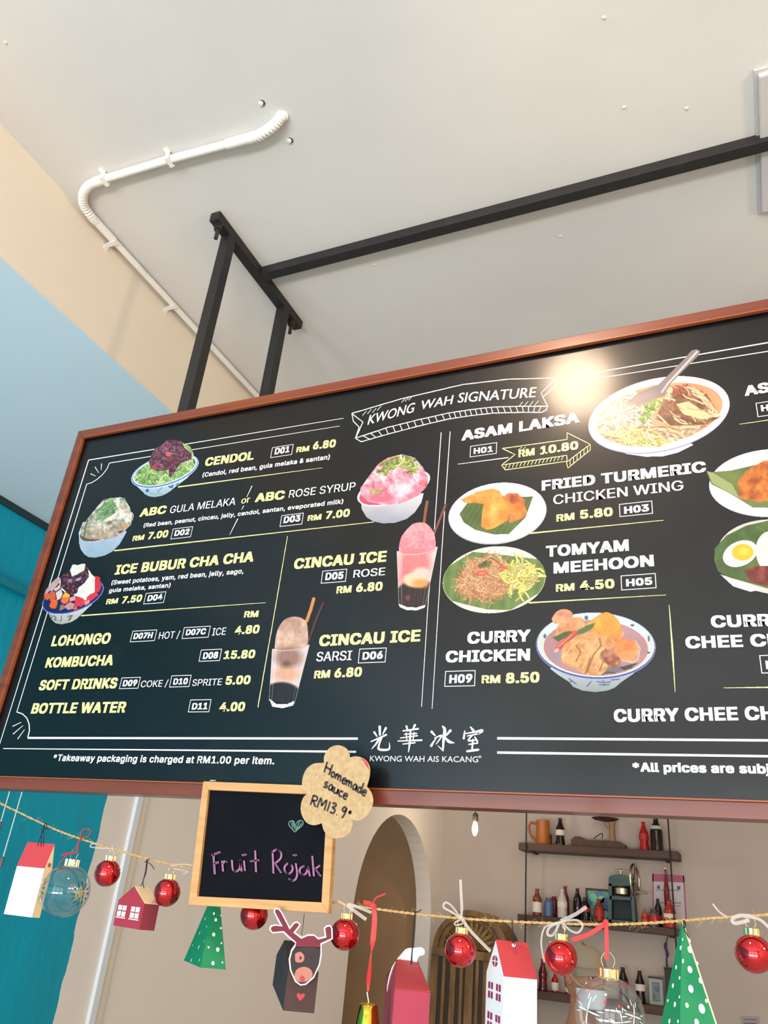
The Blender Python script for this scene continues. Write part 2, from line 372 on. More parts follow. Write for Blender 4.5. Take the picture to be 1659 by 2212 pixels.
T('RM','D',467,1130,602,1122,66,Yl); T('6.80','D',640,1122,873,1112,80,Yl)
T('ASAM LAKSA','E',790,530,1572,408,66); pbox('E',[(847,565),(1025,538),(1022,612),(845,640)],1.6); T('H01','E',870,618,998,602,38)
T('RM','E',1168,640,1275,625,48,Yl); T('10.80','E',1312,622,1565,585,54,Yl)
T('KWONG','E',165,425,480,338,62,st='h'); T('WAH','E',512,325,735,285,58,st='h'); T('SIGNATURE','E',762,278,1290,240,64,st='h')
T('ASAM','F',1480,420,1905,345,78); pbox('F',[(1560,468),(1880,430),(1890,545),(1578,575)]); T('H02','F',1608,540,1790,518,50)
T('FRIED TURMERIC','G',637,112,1178,1010,60,z2='F'); T('CHICKEN WING','G',706,195,1485,108,58,st='m')
T('RM','G',725,297,833,284,42,Yl); T('5.80','G',866,280,1062,262,52,Yl); pbox('G',[(1097,192),(1298,168),(1298,245),(1103,270)]); T('H03','G',1130,250,1278,233,42)
T('TOMYAM','G',662,508,1158,470,66); T('MEEHOON','G',708,607,1308,562,66); T('RM','G',722,715,833,707,44,Yl); T('4.50','G',866,705,1072,693,55,Yl)
pbox('G',[(1108,620),(1318,600),(1320,690),(1112,708)]); T('H05','G',1142,684,1298,672,44)
T('CURRY','H',160,210,475,198,58); T('CHICKEN','H',52,303,473,293,57); pbox('H',[(50,346),(200,340),(200,418),(46,425)]); T('H09','H',70,407,185,402,42)
T('RM','H',232,407,325,405,40,Yl); T('8.50','H',352,407,520,402,52,Yl)
T('CURRY','I',370,366,1160,345,125); T('CHEE CHEONG','I',105,583,1830,535,125); pbox('I',[(865,652),(1290,636),(1310,828),(890,843)]); T('H10','I',940,797,1190,790,88)
T('CURRY CHEE CHEONG FUN','H',892,600,2280,580,64); T('*All prices are subject','H',985,847,1795,859,46)
T('KWONG WAH AIS KACANG','J',105,578,1398,590,65,st='t'); T('®','J',1403,540,1437,541,28,st='t')

STY = dict(b=(.040,.026), s=(.024,.016), r=(.006,.004), m=(.014,.012), h=(.012,.010), t=(0,0))      # emboldening, in em: sideways, upwards
def sans():
    import os
    try:
        p = os.path.join(bpy.utils.resource_path('LOCAL'), 'datafiles', 'fonts', 'Inter.woff2')
        return bpy.data.fonts.load(p) if os.path.exists(p) else None     # Blender's own interface font
    except Exception: return None
def make_texts():
    tmp = []; FNT = sans()
    def mk(s, st):
        c = bpy.data.curves.new('t', 'FONT'); c.body = s; c.size = 1
        if FNT and st not in 'ht': c.font = FNT
        c.resolution_u = 3
        if st in 'bs': c.space_character = 1.06
        o = bpy.data.objects.new('t', c); C.objects.link(o); tmp.append(o); return o
    caps = {st: mk('H', st) for st in STY}
    objs = [mk(t[0], t[5]) for t in TEXTS]
    # the font's K and k are drawn with overlapping strokes: the overlaps are filled in afterwards
    pre = {}
    if FNT:
        for st in 'bsrm':
            for ch in 'Kk': pre[(ch, st)] = mk(ch, st)
        for (s, p0, p1, h, m, st) in TEXTS:
            if st in 'bsrm':
                for i, ch in enumerate(s):
                    if ch in 'Kk': pre[(s[:i+1], st)] = mk(s[:i+1], st)
    ARM = {'K': ([(.104,.145),(.104,.216),(.139,.261),(.174,.303),(.212,.344),(.364,.509),(.448,.509),(.231,.276),(.228,.276),(.372,0),(.188,.259),(.228,.309),(.449,0)], [(0,1,2),(0,2,8),(2,3,8),(3,4,8),(4,5,6),(4,6,7),(4,7,8),(9,10,11),(9,11,12)]),
           'k': ([(.11,.137),(.11,.212),(.121,.212),(.284,.379),(.36,.379),(.184,.199),(.177,.199),(.294,0),(.148,.186),(.191,.229),(.372,0)], [(0,1,2),(0,2,6),(2,3,4),(2,4,5),(2,5,6),(7,8,9),(7,9,10)])}
    dg = bpy.context.evaluated_depsgraph_get(); dg.update()
    def ext(o):
        me = bpy.data.meshes.new_from_object(o.evaluated_get(dg)); n = len(me.vertices); a = np.zeros(n*3); me.vertices.foreach_get('co', a); return me, a.reshape(-1, 3)
    cap = {}; mx = {k: ext(o)[1][:,0].max() for k, o in pre.items()}
    for st, o in caps.items(): me, a = ext(o); cap[st] = (a[:,1].min(), a[:,1].max())
    for (s, p0, p1, h, m, st), o in zip(TEXTS, objs):
        me, a = ext(o); A = bp(*p0); B = bp(*p1)
        top = bp(p0[0], p0[1]-h); ex, ey = STY[st]
        # height of a letter standing on A, measured straight up the board
        H = top.z-A.z; x0, x1 = a[:,0].min()-ex, a[:,0].max()+ex; c0, c1 = cap[st]; c0 -= ey; c1 += ey
        sh = .14 if st == 'h' else 0
        sx = (B.x-A.x-sh*H)/(x1-x0); sy = H/(c1-c0)
        sh_ = [(0,0)] if not ex else [(-ex,-ey),(ex,ey),(-ex,ey),(ex,-ey),(0,0)] if ex > .015 else [(-ex,0),(ex,0)]
        if ex > .035: sh_ += [(-ex,0),(ex,0)]
        n = len(a); me.calc_loop_triangles(); tr = np.zeros(len(me.loop_triangles)*3, np.int32); me.loop_triangles.foreach_get('vertices', tr); co = []; fs = []; tr = tr.reshape(-1, 3)
        lz = np.zeros(len(a))
        if FNT and st in 'bsrm':
            for i, ch in enumerate(s):
                if ch in 'Kk':
                    off = mx[(s[:i+1], st)]-mx[(ch, st)]; P_, F_ = ARM[ch]
                    tr = np.concatenate([tr, np.array(F_, np.int32)+len(a)]); a = np.concatenate([a, np.array([(x+off, y, 0) for x, y in P_])])
                    na = len(P_)-4; lz = np.concatenate([lz, np.full(na, 1.3e-4), np.full(4, 2.3e-4)])
            n = len(a)
        for q, (ux, uy) in enumerate(sh_):
            gx = a[:,0]+ux; gy = a[:,1]+uy
            X = A.x+(gx-x0)*sx+(gy-c0)*sy*sh; tt = (X-A.x)/(B.x-A.x); Z = A.z+(gy-c0)*sy+tt*(B.z-A.z)
            co.append(np.stack([X, PYD-.0006-q*1.5e-5-lz, Z], 1)); fs.append(tr+q*n)
        m2 = bpy.data.meshes.new('lettering'); m2.from_pydata(np.concatenate(co).tolist(), [], np.concatenate(fs).tolist()); m2.materials.append(m)
        bpy.data.meshes.remove(me); link('lettering', m2, board)
    for o in tmp:
        c = o.data; bpy.data.objects.remove(o); bpy.data.curves.remove(c)
make_texts()

# ---- rules, borders, banner, arrow
pline([zp('A',1140,450), zp('C',848,373)], 2.6, .6, PY, jitter=.15)
pline([zp('A',730,858), zp('C',1165,708)], 2.6, 1.2, PY, jitter=.15)
pline([(468,80),(1535,5)], 2.6, .8, PY, 'B', .15)
pline([(621,1158),(597,1300),(557,1528)], 1.2, 1.8, PY, jitter=.2)
for a, b in (((413,485),(380,555)),((362,608),(348,632)),((325,688),(275,787))): pline([a,b], 1.8, .8, PW, 'C')
pline([zp('A',567,278), zp('C',978,67)], 2.0, .9); pline([zp('A',567,278), zp('B',-20,880)], 2.0, 1.4)
pline([zp('A',700,297), zp('C',955,115)], 1.6, .7)
arc = [(700,297),(684,335),(655,372),(620,402),(585,423),(555,432)]; pline(arc, 1.5, 1.5, PW, 'A')
pline([zp('A',555,432), zp('B',97,637)], 1.6, 1.5)
pline([(97,637),(130,648),(155,672),(168,705),(170,745),(160,787)], 2.2, 2.2, PW, 'B')
pline([(60,1594),(773,1595.5)], 4.2, 4.8); pline([(7,1617),(400,1620.5),(769,1624)], 1.6, 4.6)
pline([(1074,1594.8),(1659,1599.3),(2100,1604)], 5.2); pline([(1074,1625.6),(1659,1633.6),(2100,1640)], 5)
pline([zp('F',130,265), zp('F',1659,0), (1900,697)], 1.6, 3); pline([zp('F',200,300), zp('F',1659,68), (1900,719)], 1.2, 2.2)
for a, b in (((579,365),(612,380)),((608,322),(632,360)),((650,300),(647,342))): pline([a,b], 1.8, 1.0, PW, 'A')
for a, b in (((72,720),(123,696)),((75,765),(133,715)),((102,793),(142,738))): pline([a,b], 1.8, 1.0, PW, 'B')
pline([(953,934),(939,1135),(925,1299),(910.6,1527)], 1.6, 1.2); pline([(972.4,932),(955,1180),(933.4,1531)], 1.6, 1.2)
pline([(765,684),(1100,640)], .9, 2, PW, 'E')
bt = dict(zone='E', m=PW, jitter=.25)
pline([(62,347),(390,250),(800,155),(1100,120),(1418,112)], 1.8, 1.8, **bt)
pline([(1418,112),(1412,165),(1330,240),(1360,300),(1352,325),(1320,340)], 1.8, 1.8, **bt); pline([(1418,112),(1318,212),(1330,240)], 1.5, 1.5, **bt)
UP = [(85,512),(300,440),(500,390),(700,345),(850,322),(1000,305),(1180,300),(1360,300)]
LO = [(125,535),(300,485),(500,432),(700,385),(850,362),(1000,345),(1180,340),(1320,340)]
pline(UP, 1.8, 1.8, **bt); pline(LO, 1.8, 1.8, **bt)
pline([(62,347),(72,400),(110,438),(85,512),(125,535)], 1.8, 1.8, **bt); pline([(62,347),(80,362),(135,405),(90,505)], 1.8, 1.8, **bt)
def interp(P, t):
    k = min(int(t*(len(P)-1)), len(P)-2); u = t*(len(P)-1)-k; return (P[k][0]+(P[k+1][0]-P[k][0])*u, P[k][1]+(P[k+1][1]-P[k][1])*u)
for i in range(1, 30):
    a = interp(UP, i/30); b = interp(LO, min(1, i/30+.012)); pline([a, b], 1.6, 1.6, zone='E', m=PW)
for x, y in ((132,362),(165,350),(198,342),(230,328),(392,275),(415,268),(438,260),(1170,300),(1205,298),(1240,296),(1275,293)): pline([(x,y),(x+26,y-30)], 1, 1, zone='E', m=PW)
ay = dict(zone='E', m=PY, jitter=.2)
pline([(1060,580),(1490,520),(1490,475),(1643,552),(1490,668),(1488,625),(1055,690),(1145,620),(1060,580)], 1.6, 1.6, **ay)
pline([(1055,690),(1080,722),(1485,665),(1495,710),(1643,590),(1643,552)], 1.6, 1.6, **ay)
for i in range(16):
    x = 1090+i*25; y = 690-(x-1055)*.147; pline([(x,y),(x-14,y+28)], 1.3, 1.3, zone='E', m=PY)
for i in range(6):
    x = 1510+i*23; y = 655-(x-1510)*.76; pline([(x,y),(x,y+36)], 1.3, 1.3, zone='E', m=PY)
for x in (1165,1190): pline([(x,592),(x+25,570)], 1, 1, zone='E', m=PY)
pline([(565,365),(1363,287)], 2.8, 1, PY, 'G', .2); pline([(560,780),(1378,733)], 3, 1, PY, 'G', .2)
pline([(1435,638),(1659,605),(2000,560)], .8, 3, PY, 'F', .2); pline([(495,990),(957,985),(1500,975)], .8, 5, PY, 'I', .3)
pline([(1166,15),(1182,230)], 1, 4, PY, 'H', .2); pline([(1182,230),(1196,450)], 4, .8, PY, 'H', .2)

# ---- brushed characters of the shop sign
BR_ = [
 [((222,165),30),((225,262),24)], [((158,232),26),((190,280),14)], [((296,182),28),((258,255),12)], [((120,342),14),((300,262),22)],
 [((218,300),26),((185,362),22),((128,428),8)], [((250,285),18),((215,380),20),((210,428),28),((262,442),28),((335,430),22),((337,352),4)],
 [((500,215),14),((680,190),22)], [((542,160),24),((560,218),14)], [((642,146),28),((614,208),12)], [((590,215),20),((582,350),24),((566,466),10)],
 [((518,256),12),((662,245),16)], [((470,300),12),((672,272),16)], [((440,336),12),((722,326),22)], [((500,372),12),((642,356),18)],
 [((540,240),14),((546,320),12)], [((632,235),16),((622,320),12)],
 [((842,225),30),((882,268),18)], [((838,392),30),((862,352),20),((908,288),8)], [((975,162),20),((1000,205),36),((985,330),30),((978,450),18)], [((978,448),20),((918,392),5)],
 [((878,300),12),((962,272),22),((898,372),10)], [((1066,212),34),((1000,288),12)], [((998,288),14),((1050,342),36),((1114,358),8)],
 [((1306,168),14),((1340,208),30)], [((1238,218),14),((1226,304),26)], [((1240,248),12),((1360,228),22),((1446,212),34),((1405,256),5)],
 [((1270,276),12),((1386,252),18)], [((1332,262),16),((1282,330),20),((1376,322),14)], [((1358,288),14),((1388,338),24)], [((1336,320),20),((1326,452),22)],
 [((1288,376),14),((1392,360),18)], [((1268,458),26),((1398,440),28)]]
for grp in (BR_[:6], BR_[6:16], BR_[16:23], BR_[23:]):
    mb = MB()
    for st in grp:
        pts = smoothpts([(p[0], p[1], w) for p, w in st], 5)
        for i, p in enumerate(pts):
            bl_ = len(mb.v)*1.2e-6
            u, v = zp('J', p.x, p.y); r = max(p.z, 3)/2/5.53
            ring = [bp(u+r*math.cos(a*math.pi/5), v+r*math.sin(a*math.pi/5), .0005+bl_) for a in range(10)]
            mb.add(ring, [tuple(range(10))])
            if i:
                q = pts[i-1]; u2, v2 = zp('J', q.x, q.y); r2 = max(q.z, 3)/2/5.53; dx, dy = u-u2, v-v2; l = math.hypot(dx, dy) or 1; nx, ny = -dy/l, dx/l
                mb.add([bp(u+nx*r, v+ny*r, .0005+bl_+6e-6), bp(u-nx*r, v-ny*r, .0005+bl_+6e-6), bp(u2-nx*r2, v2-ny*r2, .0005+bl_+6e-6), bp(u2+nx*r2, v2+ny*r2, .0005+bl_+6e-6)], [(0,1,2,3)])
    mb.build('brushed_character', PW, board, fix=False)

# ---- printed food pictures: painted into a fine coloured sheet that lies flat on the board
def att_mat():
    m = mat('food_photo_print', (128,128,128), .3); nt = m.node_tree
    a = nt.nodes.new('ShaderNodeAttribute'); a.attribute_name = 'ink'; nt.links.new(a.outputs['Color'], nt.nodes['Principled BSDF'].inputs['Base Color']); return m
FOOD = att_mat()
class Pic:
    def __init__(s, zone, x0, y0, x1, y1, step=.8, seed=1):
        s.z = zone; (a, b), (c, d) = zp(zone, x0, y0), zp(zone, x1, y1); s.sc = ZONES[zone][2]; s.st = step
        s.x0, s.y0 = a, b; s.nx = int((c-a)/step)+1; s.ny = int((d-b)/step)+1
        s.X, s.Y = np.meshgrid(a+np.arange(s.nx)*step, b+np.arange(s.ny)*step)
        s.X = (s.X-ZONES[zone][0])*s.sc; s.Y = (s.Y-ZONES[zone][1])*s.sc      # in zone units
        s.c = np.zeros((s.ny, s.nx, 3)); s.a = np.zeros((s.ny, s.nx)); s.r = random.Random(seed); s.rng = np.random.RandomState(seed)
    def noise(s, cell, octv=3):
        out = np.zeros_like(s.X); amp = 1; tot = 0
        for o in range(octv):
            gx = (s.X-s.X.min())/cell; gy = (s.Y-s.Y.min())/cell; g = s.rng.rand(int(gy.max())+3, int(gx.max())+3)
            ix = gx.astype(int); iy = gy.astype(int); fx = gx-ix; fy = gy-iy; fx = fx*fx*(3-2*fx); fy = fy*fy*(3-2*fy)
            out += amp*((g[iy,ix]*(1-fx)+g[iy,ix+1]*fx)*(1-fy)+(g[iy+1,ix]*(1-fx)+g[iy+1,ix+1]*fx)*fy); tot += amp; amp *= .5; cell /= 2
        return out/tot
    def put(s, m, col):
        col = np.asarray(col, float); m = np.clip(m, 0, 1)
        if col.ndim == 1: col = np.broadcast_to(col, s.c.shape)
        M_ = m[..., None]; s.c = s.c*(1-M_)+col*M_; s.a = np.maximum(s.a, m); return s
    def pm(s, pts):
        m = np.zeros_like(s.X, bool); n = len(pts)
        for i in range(n):
            (xa, ya), (xb, yb) = pts[i], pts[(i+1) % n]
            if ya == yb: continue
            c = ((ya > s.Y) != (yb > s.Y)) & (s.X < (xb-xa)*(s.Y-ya)/(yb-ya)+xa); m ^= c
        return m.astype(float)
    def em(s, cx, cy, rx, ry, rot=0, soft=0):
        a = math.radians(rot); dx = s.X-cx; dy = s.Y-cy; u = (dx*math.cos(a)+dy*math.sin(a))/rx; v = (-dx*math.sin(a)+dy*math.cos(a))/ry
        q = u*u+v*v
        return (q <= 1).astype(float) if not soft else np.clip((1-np.sqrt(q))/soft, 0, 1)
    def poly(s, pts, col): return s.put(s.pm(pts), col)
    def ell(s, cx, cy, rx, ry, rot, col, soft=0, mask=None):
        m = s.em(cx, cy, rx, ry, rot, soft); return s.put(m if mask is None else m*mask, col)
    def grain(s, m, cell, amt, tint=(1,1,1)):
        n = (s.noise(cell)-.5)*2*amt; s.c = np.clip(s.c+(n*m)[..., None]*np.array(tint)*255, 0, 255); return s
    def stroke(s, pts, w, col, hi=None, mask=None):
        """rounded strand, lighter along its back"""
        xs = [p[0] for p in pts]; ys = [p[1] for p in pts]; pad = w+2
        j0 = max(0, int(((min(xs)-pad)-s.X[0,0])/(s.sc*s.st))); j1 = min(s.nx, int(((max(xs)+pad)-s.X[0,0])/(s.sc*s.st))+2)
        i0 = max(0, int(((min(ys)-pad)-s.Y[0,0])/(s.sc*s.st))); i1 = min(s.ny, int(((max(ys)+pad)-s.Y[0,0])/(s.sc*s.st))+2)
        if j1 <= j0 or i1 <= i0: return s
        X = s.X[i0:i1, j0:j1]; Y = s.Y[i0:i1, j0:j1]; d = np.full(X.shape, 1e9); sg = np.zeros(X.shape)
        for (xa, ya), (xb, yb) in zip(pts[:-1], pts[1:]):
            vx, vy = xb-xa, yb-ya; L2 = vx*vx+vy*vy or 1; t = np.clip(((X-xa)*vx+(Y-ya)*vy)/L2, 0, 1)
            ex = X-xa-t*vx; ey = Y-ya-t*vy; q = np.hypot(ex, ey); up = q < d; d = np.where(up, q, d); sg = np.where(up, ey, sg)
        px = s.sc*s.st; m = np.clip((w/2-d)/px+.5, 0, 1)
        if mask is not None: m = m*mask[i0:i1, j0:j1]
        sh = np.clip(1-(d/(w/2))**2*.35-sg/(w/2)*.22, .4, 1.25); c = np.clip(np.array(col, float)*sh[..., None], 0, 255)
        M_ = m[..., None]; s.c[i0:i1, j0:j1] = s.c[i0:i1, j0:j1]*(1-M_)+c*M_; s.a[i0:i1, j0:j1] = np.maximum(s.a[i0:i1, j0:j1], m); return s
    def scatter(s, mask, n, ln, w, cols, ang=(0, 360), curl=30, inside=True, steps=4):
        ys, xs = np.nonzero(mask > .5)
        for _ in range(n):
            k = s.r.randrange(len(xs)); x, y = s.X[ys[k], xs[k]], s.Y[ys[k], xs[k]]; a = math.radians(s.r.uniform(*ang)); P = [(x, y)]
            l = ln*s.r.uniform(.6, 1.3); cu = math.radians(s.r.uniform(-curl, curl))
            for q in range(steps): x += math.cos(a)*l/steps; y += math.sin(a)*l/steps; a += cu; P.append((x, y))
            c = np.array(s.r.choice(cols), float)*s.r.uniform(.78, 1.15)
            s.stroke(P, w*s.r.uniform(.8, 1.2), np.clip(c, 0, 255), mask=mask if inside else None)
        return s
    def build(s, label):
        a = s.a > .45; q = a[:-1,:-1] & a[1:,:-1] & a[:-1,1:] & a[1:,1:]; iy, ix = np.nonzero(q)
        idx = -np.ones(a.shape, int); used = np.zeros(a.shape, bool)
        for dy in (0,1):
            for dx in (0,1): used[iy+dy, ix+dx] = True
        idx[used] = np.arange(used.sum()); uy, ux = np.nonzero(used)
        U = s.x0+ux*s.st; V = s.y0+uy*s.st
        d = np.stack([U-829.5, -(V-1106), np.full(len(U), -FPX)], 1) @ RM; d = d/d[:,1:2]*(PYD-.0004); d[:,2] += CZ
        n = len(iy); F = np.stack([idx[iy,ix], idx[iy+1,ix], idx[iy+1,ix+1], idx[iy,ix+1]], 1).astype(np.int32)
        me = bpy.data.meshes.new('food_picture'); me.vertices.add(len(U)); me.vertices.foreach_set('co', d.ravel().astype(np.float32))
        me.loops.add(n*4); me.loops.foreach_set('vertex_index', F.ravel()); me.polygons.add(n)
        me.polygons.foreach_set('loop_start', np.arange(0, n*4, 4, dtype=np.int32)); me.update(calc_edges=True)
        col = s.c[uy, ux]/255*.87; col = np.where(col <= .04045, col/12.92, ((col+.055)/1.055)**2.4); col = np.concatenate([col, np.ones((len(col), 1))], 1)
        at = me.color_attributes.new('ink', 'FLOAT_COLOR', 'POINT'); at.data.foreach_set('color', col.ravel().astype(np.float32))
        me.materials.append(FOOD); return tag(link('food_picture', me, board), label)

GREENS = [(150,196,104),(176,214,128),(120,168,84),(196,224,150)]
def bowl_shade(p, poly, base, dark, gx=(0,1)):
    m = p.pm(poly); ys = np.array([q[1] for q in poly]); t = np.clip((p.Y-ys.min())/(ys.max()-ys.min()), 0, 1)
    p.put(m, np.array(base)*(1-t[..., None])+np.array(dark)*t[..., None]); return m
# cendol
p = Pic('K', 110, 170, 1580, 1420, seed=3)
body = bowl_shade(p, [(200,1100),(250,1180),(330,1260),(385,1310),(420,1350),(500,1390),(620,1408),(760,1385),(860,1345),(960,1280),(1120,1150),(1320,1000),(1400,900),(900,900),(300,900)], (196,222,232), (150,176,186))
for c in ((470,1265,34,40),(960,1190,50,22),(1000,1170,20,40)): p.ell(*c, 20, (42,92,170))
p.stroke([(780,1200),(720,1260),(690,1310)], 14, (90,120,170)); p.stroke([(520,1320),(640,1345),(780,1330)], 8, (110,140,170)); p.stroke([(1080,1150),(1120,1110)], 24, (60,110,170))
p.ell(842, 850, 740, 318, -17, (214,226,240)); p.ell(842, 848, 722, 300, -17, (46,92,186)); p.ell(842, 838, 705, 285, -17, (206,220,228)); inner = p.em(842, 838, 668, 262, -17)
p.put(inner, (70,104,40)); p.scatter(inner, 420, 170, 34, GREENS, (20, 160), 25)
mound = p.pm([(530,560),(640,420),(860,250),(1200,250),(1380,330),(1450,480),(1440,640),(1300,760),(560,760)]); p.put(mound, (150,186,110)); p.scatter(mound, 160, 150, 32, [(196,218,150),(216,226,180),(150,196,110)], (10,120), 30)
beans = p.pm([(560,480),(620,380),(780,300),(850,215),(970,190),(1190,220),(1250,360),(1400,480),(1400,600),(1180,690),(1110,780),(1080,830),(960,990),(910,960),(930,830),(700,860),(540,790),(500,650)])
p.put(beans, (74,34,52)); p.scatter(beans, 240, 62, 62, [(110,44,64),(140,60,80),(92,34,54),(128,82,104)], (0,180), 12, steps=1); p.scatter(beans, 80, 36, 10, [(206,160,180),(190,150,170)], (0,180), 20, steps=2)
p.ell(915, 495, 62, 50, 0, (206,92,80)); p.ell(620, 780, 56, 46, 0, (176,60,60)); p.build('printed bowl of green cendol heaped with red beans')
# shaved ice with palm sugar
p = Pic('L', 190, 120, 1475, 1515, seed=5)
bowl_shade(p, [(205,930),(212,1180),(250,1320),(330,1430),(430,1495),(600,1500),(780,1460),(960,1370),(1130,1200),(1290,920),(1000,700),(300,700)], (186,196,222), (150,176,196))
p.grain(p.a, 300, .05); p.ell(828, 790, 660, 262, -24, (214,222,232)); p.ell(828, 800, 640, 240, -24, (96,78,70)); ins = p.em(828, 790, 640, 250, -24)
m = np.clip(p.pm([(260,1000),(260,820),(440,570),(640,330),(760,200),(900,165),(1150,140),(1260,200),(1360,380),(1400,560),(1390,760),(1250,900),(1050,1030),(800,1095),(400,1080)]), 0, 1)
p.put(m, (186,182,166)); p.grain(m, 220, .28); p.grain(m, 60, .28, (1,.9,.75))
t = np.clip((p.Y-620)/420, 0, 1)*m*.6; p.put(t, (172,142,118)); p.a = np.maximum(p.a, m); p.grain(m, 50, .16)
p.scatter(p.pm([(540,640),(640,380),(760,210),(930,160),(1000,260),(1120,430),(940,560),(760,680),(620,680)]), 60, 260, 38, [(120,164,104),(150,190,130),(96,140,84),(166,196,140)], (-60, -20), 12)
p.scatter(p.pm([(1100,180),(1240,150),(1270,260),(1100,290)]), 10, 120, 34, [(150,190,140)], (-20,30), 30); p.stroke([(410,660),(350,830),(330,1040)], 34, (84,128,70))
for c in ((1240,800,80,40,(214,150,60)),(1140,920,70,34,(120,44,48)),(1200,390,70,50,(206,160,136)),(620,1060,90,30,(190,150,100)),(900,720,90,60,(130,110,96))): p.ell(c[0], c[1], c[2], c[3], -20, c[4], .5, m)
p.build('printed white bowl of brown shaved ice with green jelly')
# bubur cha cha
p = Pic('M', 110, 170, 1500, 1560, seed=8)
bowl_shade(p, [(200,1180),(270,1330),(330,1450),(410,1520),(560,1545),(760,1500),(900,1420),(1000,1320),(1230,1100),(1300,900),(300,900)], (226,224,226), (168,168,160))
for q in ([(290,1320),(350,1380),(310,1410)], [(370,1340),(430,1390),(380,1440),(440,1445)], [(545,1350),(545,1420),(520,1480)], [(690,1370),(790,1340),(740,1400),(700,1460)], [(760,1390),(740,1440)]): p.stroke(q, 16, (50,48,60))
p.ell(805, 915, 725, 345, -20, (170,172,220)); p.ell(805, 912, 710, 330, -20, (40,42,150)); p.ell(805, 905, 692, 312, -20, (20,22,84)); ins = p.em(805, 900, 690, 310, -20)
ice = p.pm([(790,200),(860,195),(900,215),(1010,180),(1085,185),(1090,260),(1160,310),(1230,420),(1300,480),(1300,800),(1200,900),(1080,1010),(900,920),(560,780),(480,560),(700,400)]); p.put(ice, (232,232,222)); p.grain(ice, 130, .10)
red = [(206,40,52),(214,50,60),(190,30,44)]
for q in ([(1300,450),(1420,480),(1410,600),(1450,660),(1400,800),(1300,850),(1290,700)], [(1110,930),(1210,850),(1320,820),(1380,880),(1200,1020),(1110,1020)], [(830,960),(920,920),(1040,960),(1080,1080),(980,1150),(860,1120)]): p.poly(q, p.r.choice(red))
for q, c in (([(150,860),(250,820),(290,920),(240,1000),(160,960)],(214,96,44)), ([(290,810),(400,800),(420,960),(300,1030),(270,960)],(206,88,40)), ([(330,1000),(440,980),(460,1060),(420,1190),(330,1190),(270,1130)],(226,96,36)),
             ([(570,900),(620,840),(745,840),(720,950),(560,960)],(240,176,50)), ([(560,940),(720,930),(690,1060),(600,1090),(530,1030)],(232,108,48)), ([(520,1100),(610,1100),(640,1180),(500,1240)],(150,110,80)),
             ([(640,1110),(740,1040),(850,1090),(800,1190),(700,1220),(620,1160)],(196,140,136)), ([(800,1190),(880,1100),(910,1200),(830,1230)],(224,84,44)), ([(1060,1030),(1180,990),(1180,1060),(1080,1120)],(238,140,140)),
             ([(480,460),(530,520),(500,620),(380,760),(290,800),(150,880),(200,760),(330,600)],(190,158,158)), ([(420,830),(540,750),(570,860),(530,960),(450,1000)],(222,196,192)), ([(380,770),(540,600),(520,730),(420,800)],(226,186,178)),
             ([(600,790),(680,760),(700,820),(610,830)],(236,206,140)), ([(730,950),(860,900),(850,1000),(730,1030)],(240,150,140))): p.poly(q, c)
bean = p.pm([(520,470),(620,400),(740,330),(760,290),(690,310),(900,430),(1060,240),(1150,270),(1160,480),(1060,620),(930,720),(900,840),(780,900),(700,860),(620,780),(520,700),(530,600)]); top = p.pm([(790,200),(1080,180),(1060,330),(900,420),(780,470),(740,330)])
bean = bean*(1-top); p.put(bean, (60,20,36)); p.scatter(bean, 90, 56, 56, [(84,26,44),(110,40,60),(64,18,34)], (0,180), 10, steps=1); p.scatter(bean, 26, 30, 9, [(206,170,196)], (0,180), 20)
p.ell(740, 560, 90, 50, -20, (150,130,150), .6); p.ell(930, 530, 100, 40, -20, (176,166,206), .6); p.grain(p.a, 26, .07); p.build('printed blue-rimmed bowl of ice with beans and diced fruit')
# shaved ice with rose syrup
p = Pic('C', 1050, 275, 1525, 725, seed=9)
bowl_shade(p, [(1083,570),(1090,630),(1120,680),(1160,705),(1220,718),(1300,714),(1370,690),(1420,650),(1460,590),(1475,530),(1080,530)], (214,208,212), (150,150,166))
p.grain(p.a, 90, .04); p.ell(1288, 497, 236, 92, -18, (236,232,232)); p.ell(1288, 502, 222, 80, -18, (190,80,100))
m = p.pm([(1085,540),(1080,500),(1130,430),(1190,350),(1250,310),(1340,288),(1420,310),(1470,370),(1500,430),(1495,490),(1440,545),(1340,592),(1240,604),(1130,582)]); p.put(m, (226,150,166)); p.grain(m, 55, .30, (.7,1,1)); p.grain(m, 16, .24, (.8,1,1))
p.put(p.em(1200, 565, 150, 38, 6, .7)*m, (222,104,130)); p.put(p.em(1440, 530, 70, 40, -30, .7)*m, (226,120,140)); p.ell(1340, 500, 90, 50, 0, (246,206,214), .7, m)
p.scatter(p.pm([(1180,400),(1210,340),(1340,290),(1430,320),(1455,400),(1380,420),(1320,360),(1240,430),(1190,440)]), 50, 90, 12, [(150,168,80),(176,190,104),(130,150,66)], (0,360), 45)
p.scatter(p.pm([(1140,510),(1200,500),(1230,530),(1150,530)]), 8, 40, 11, [(150,168,90)], (0,60), 20); p.build('printed white bowl of pink rose syrup ice')
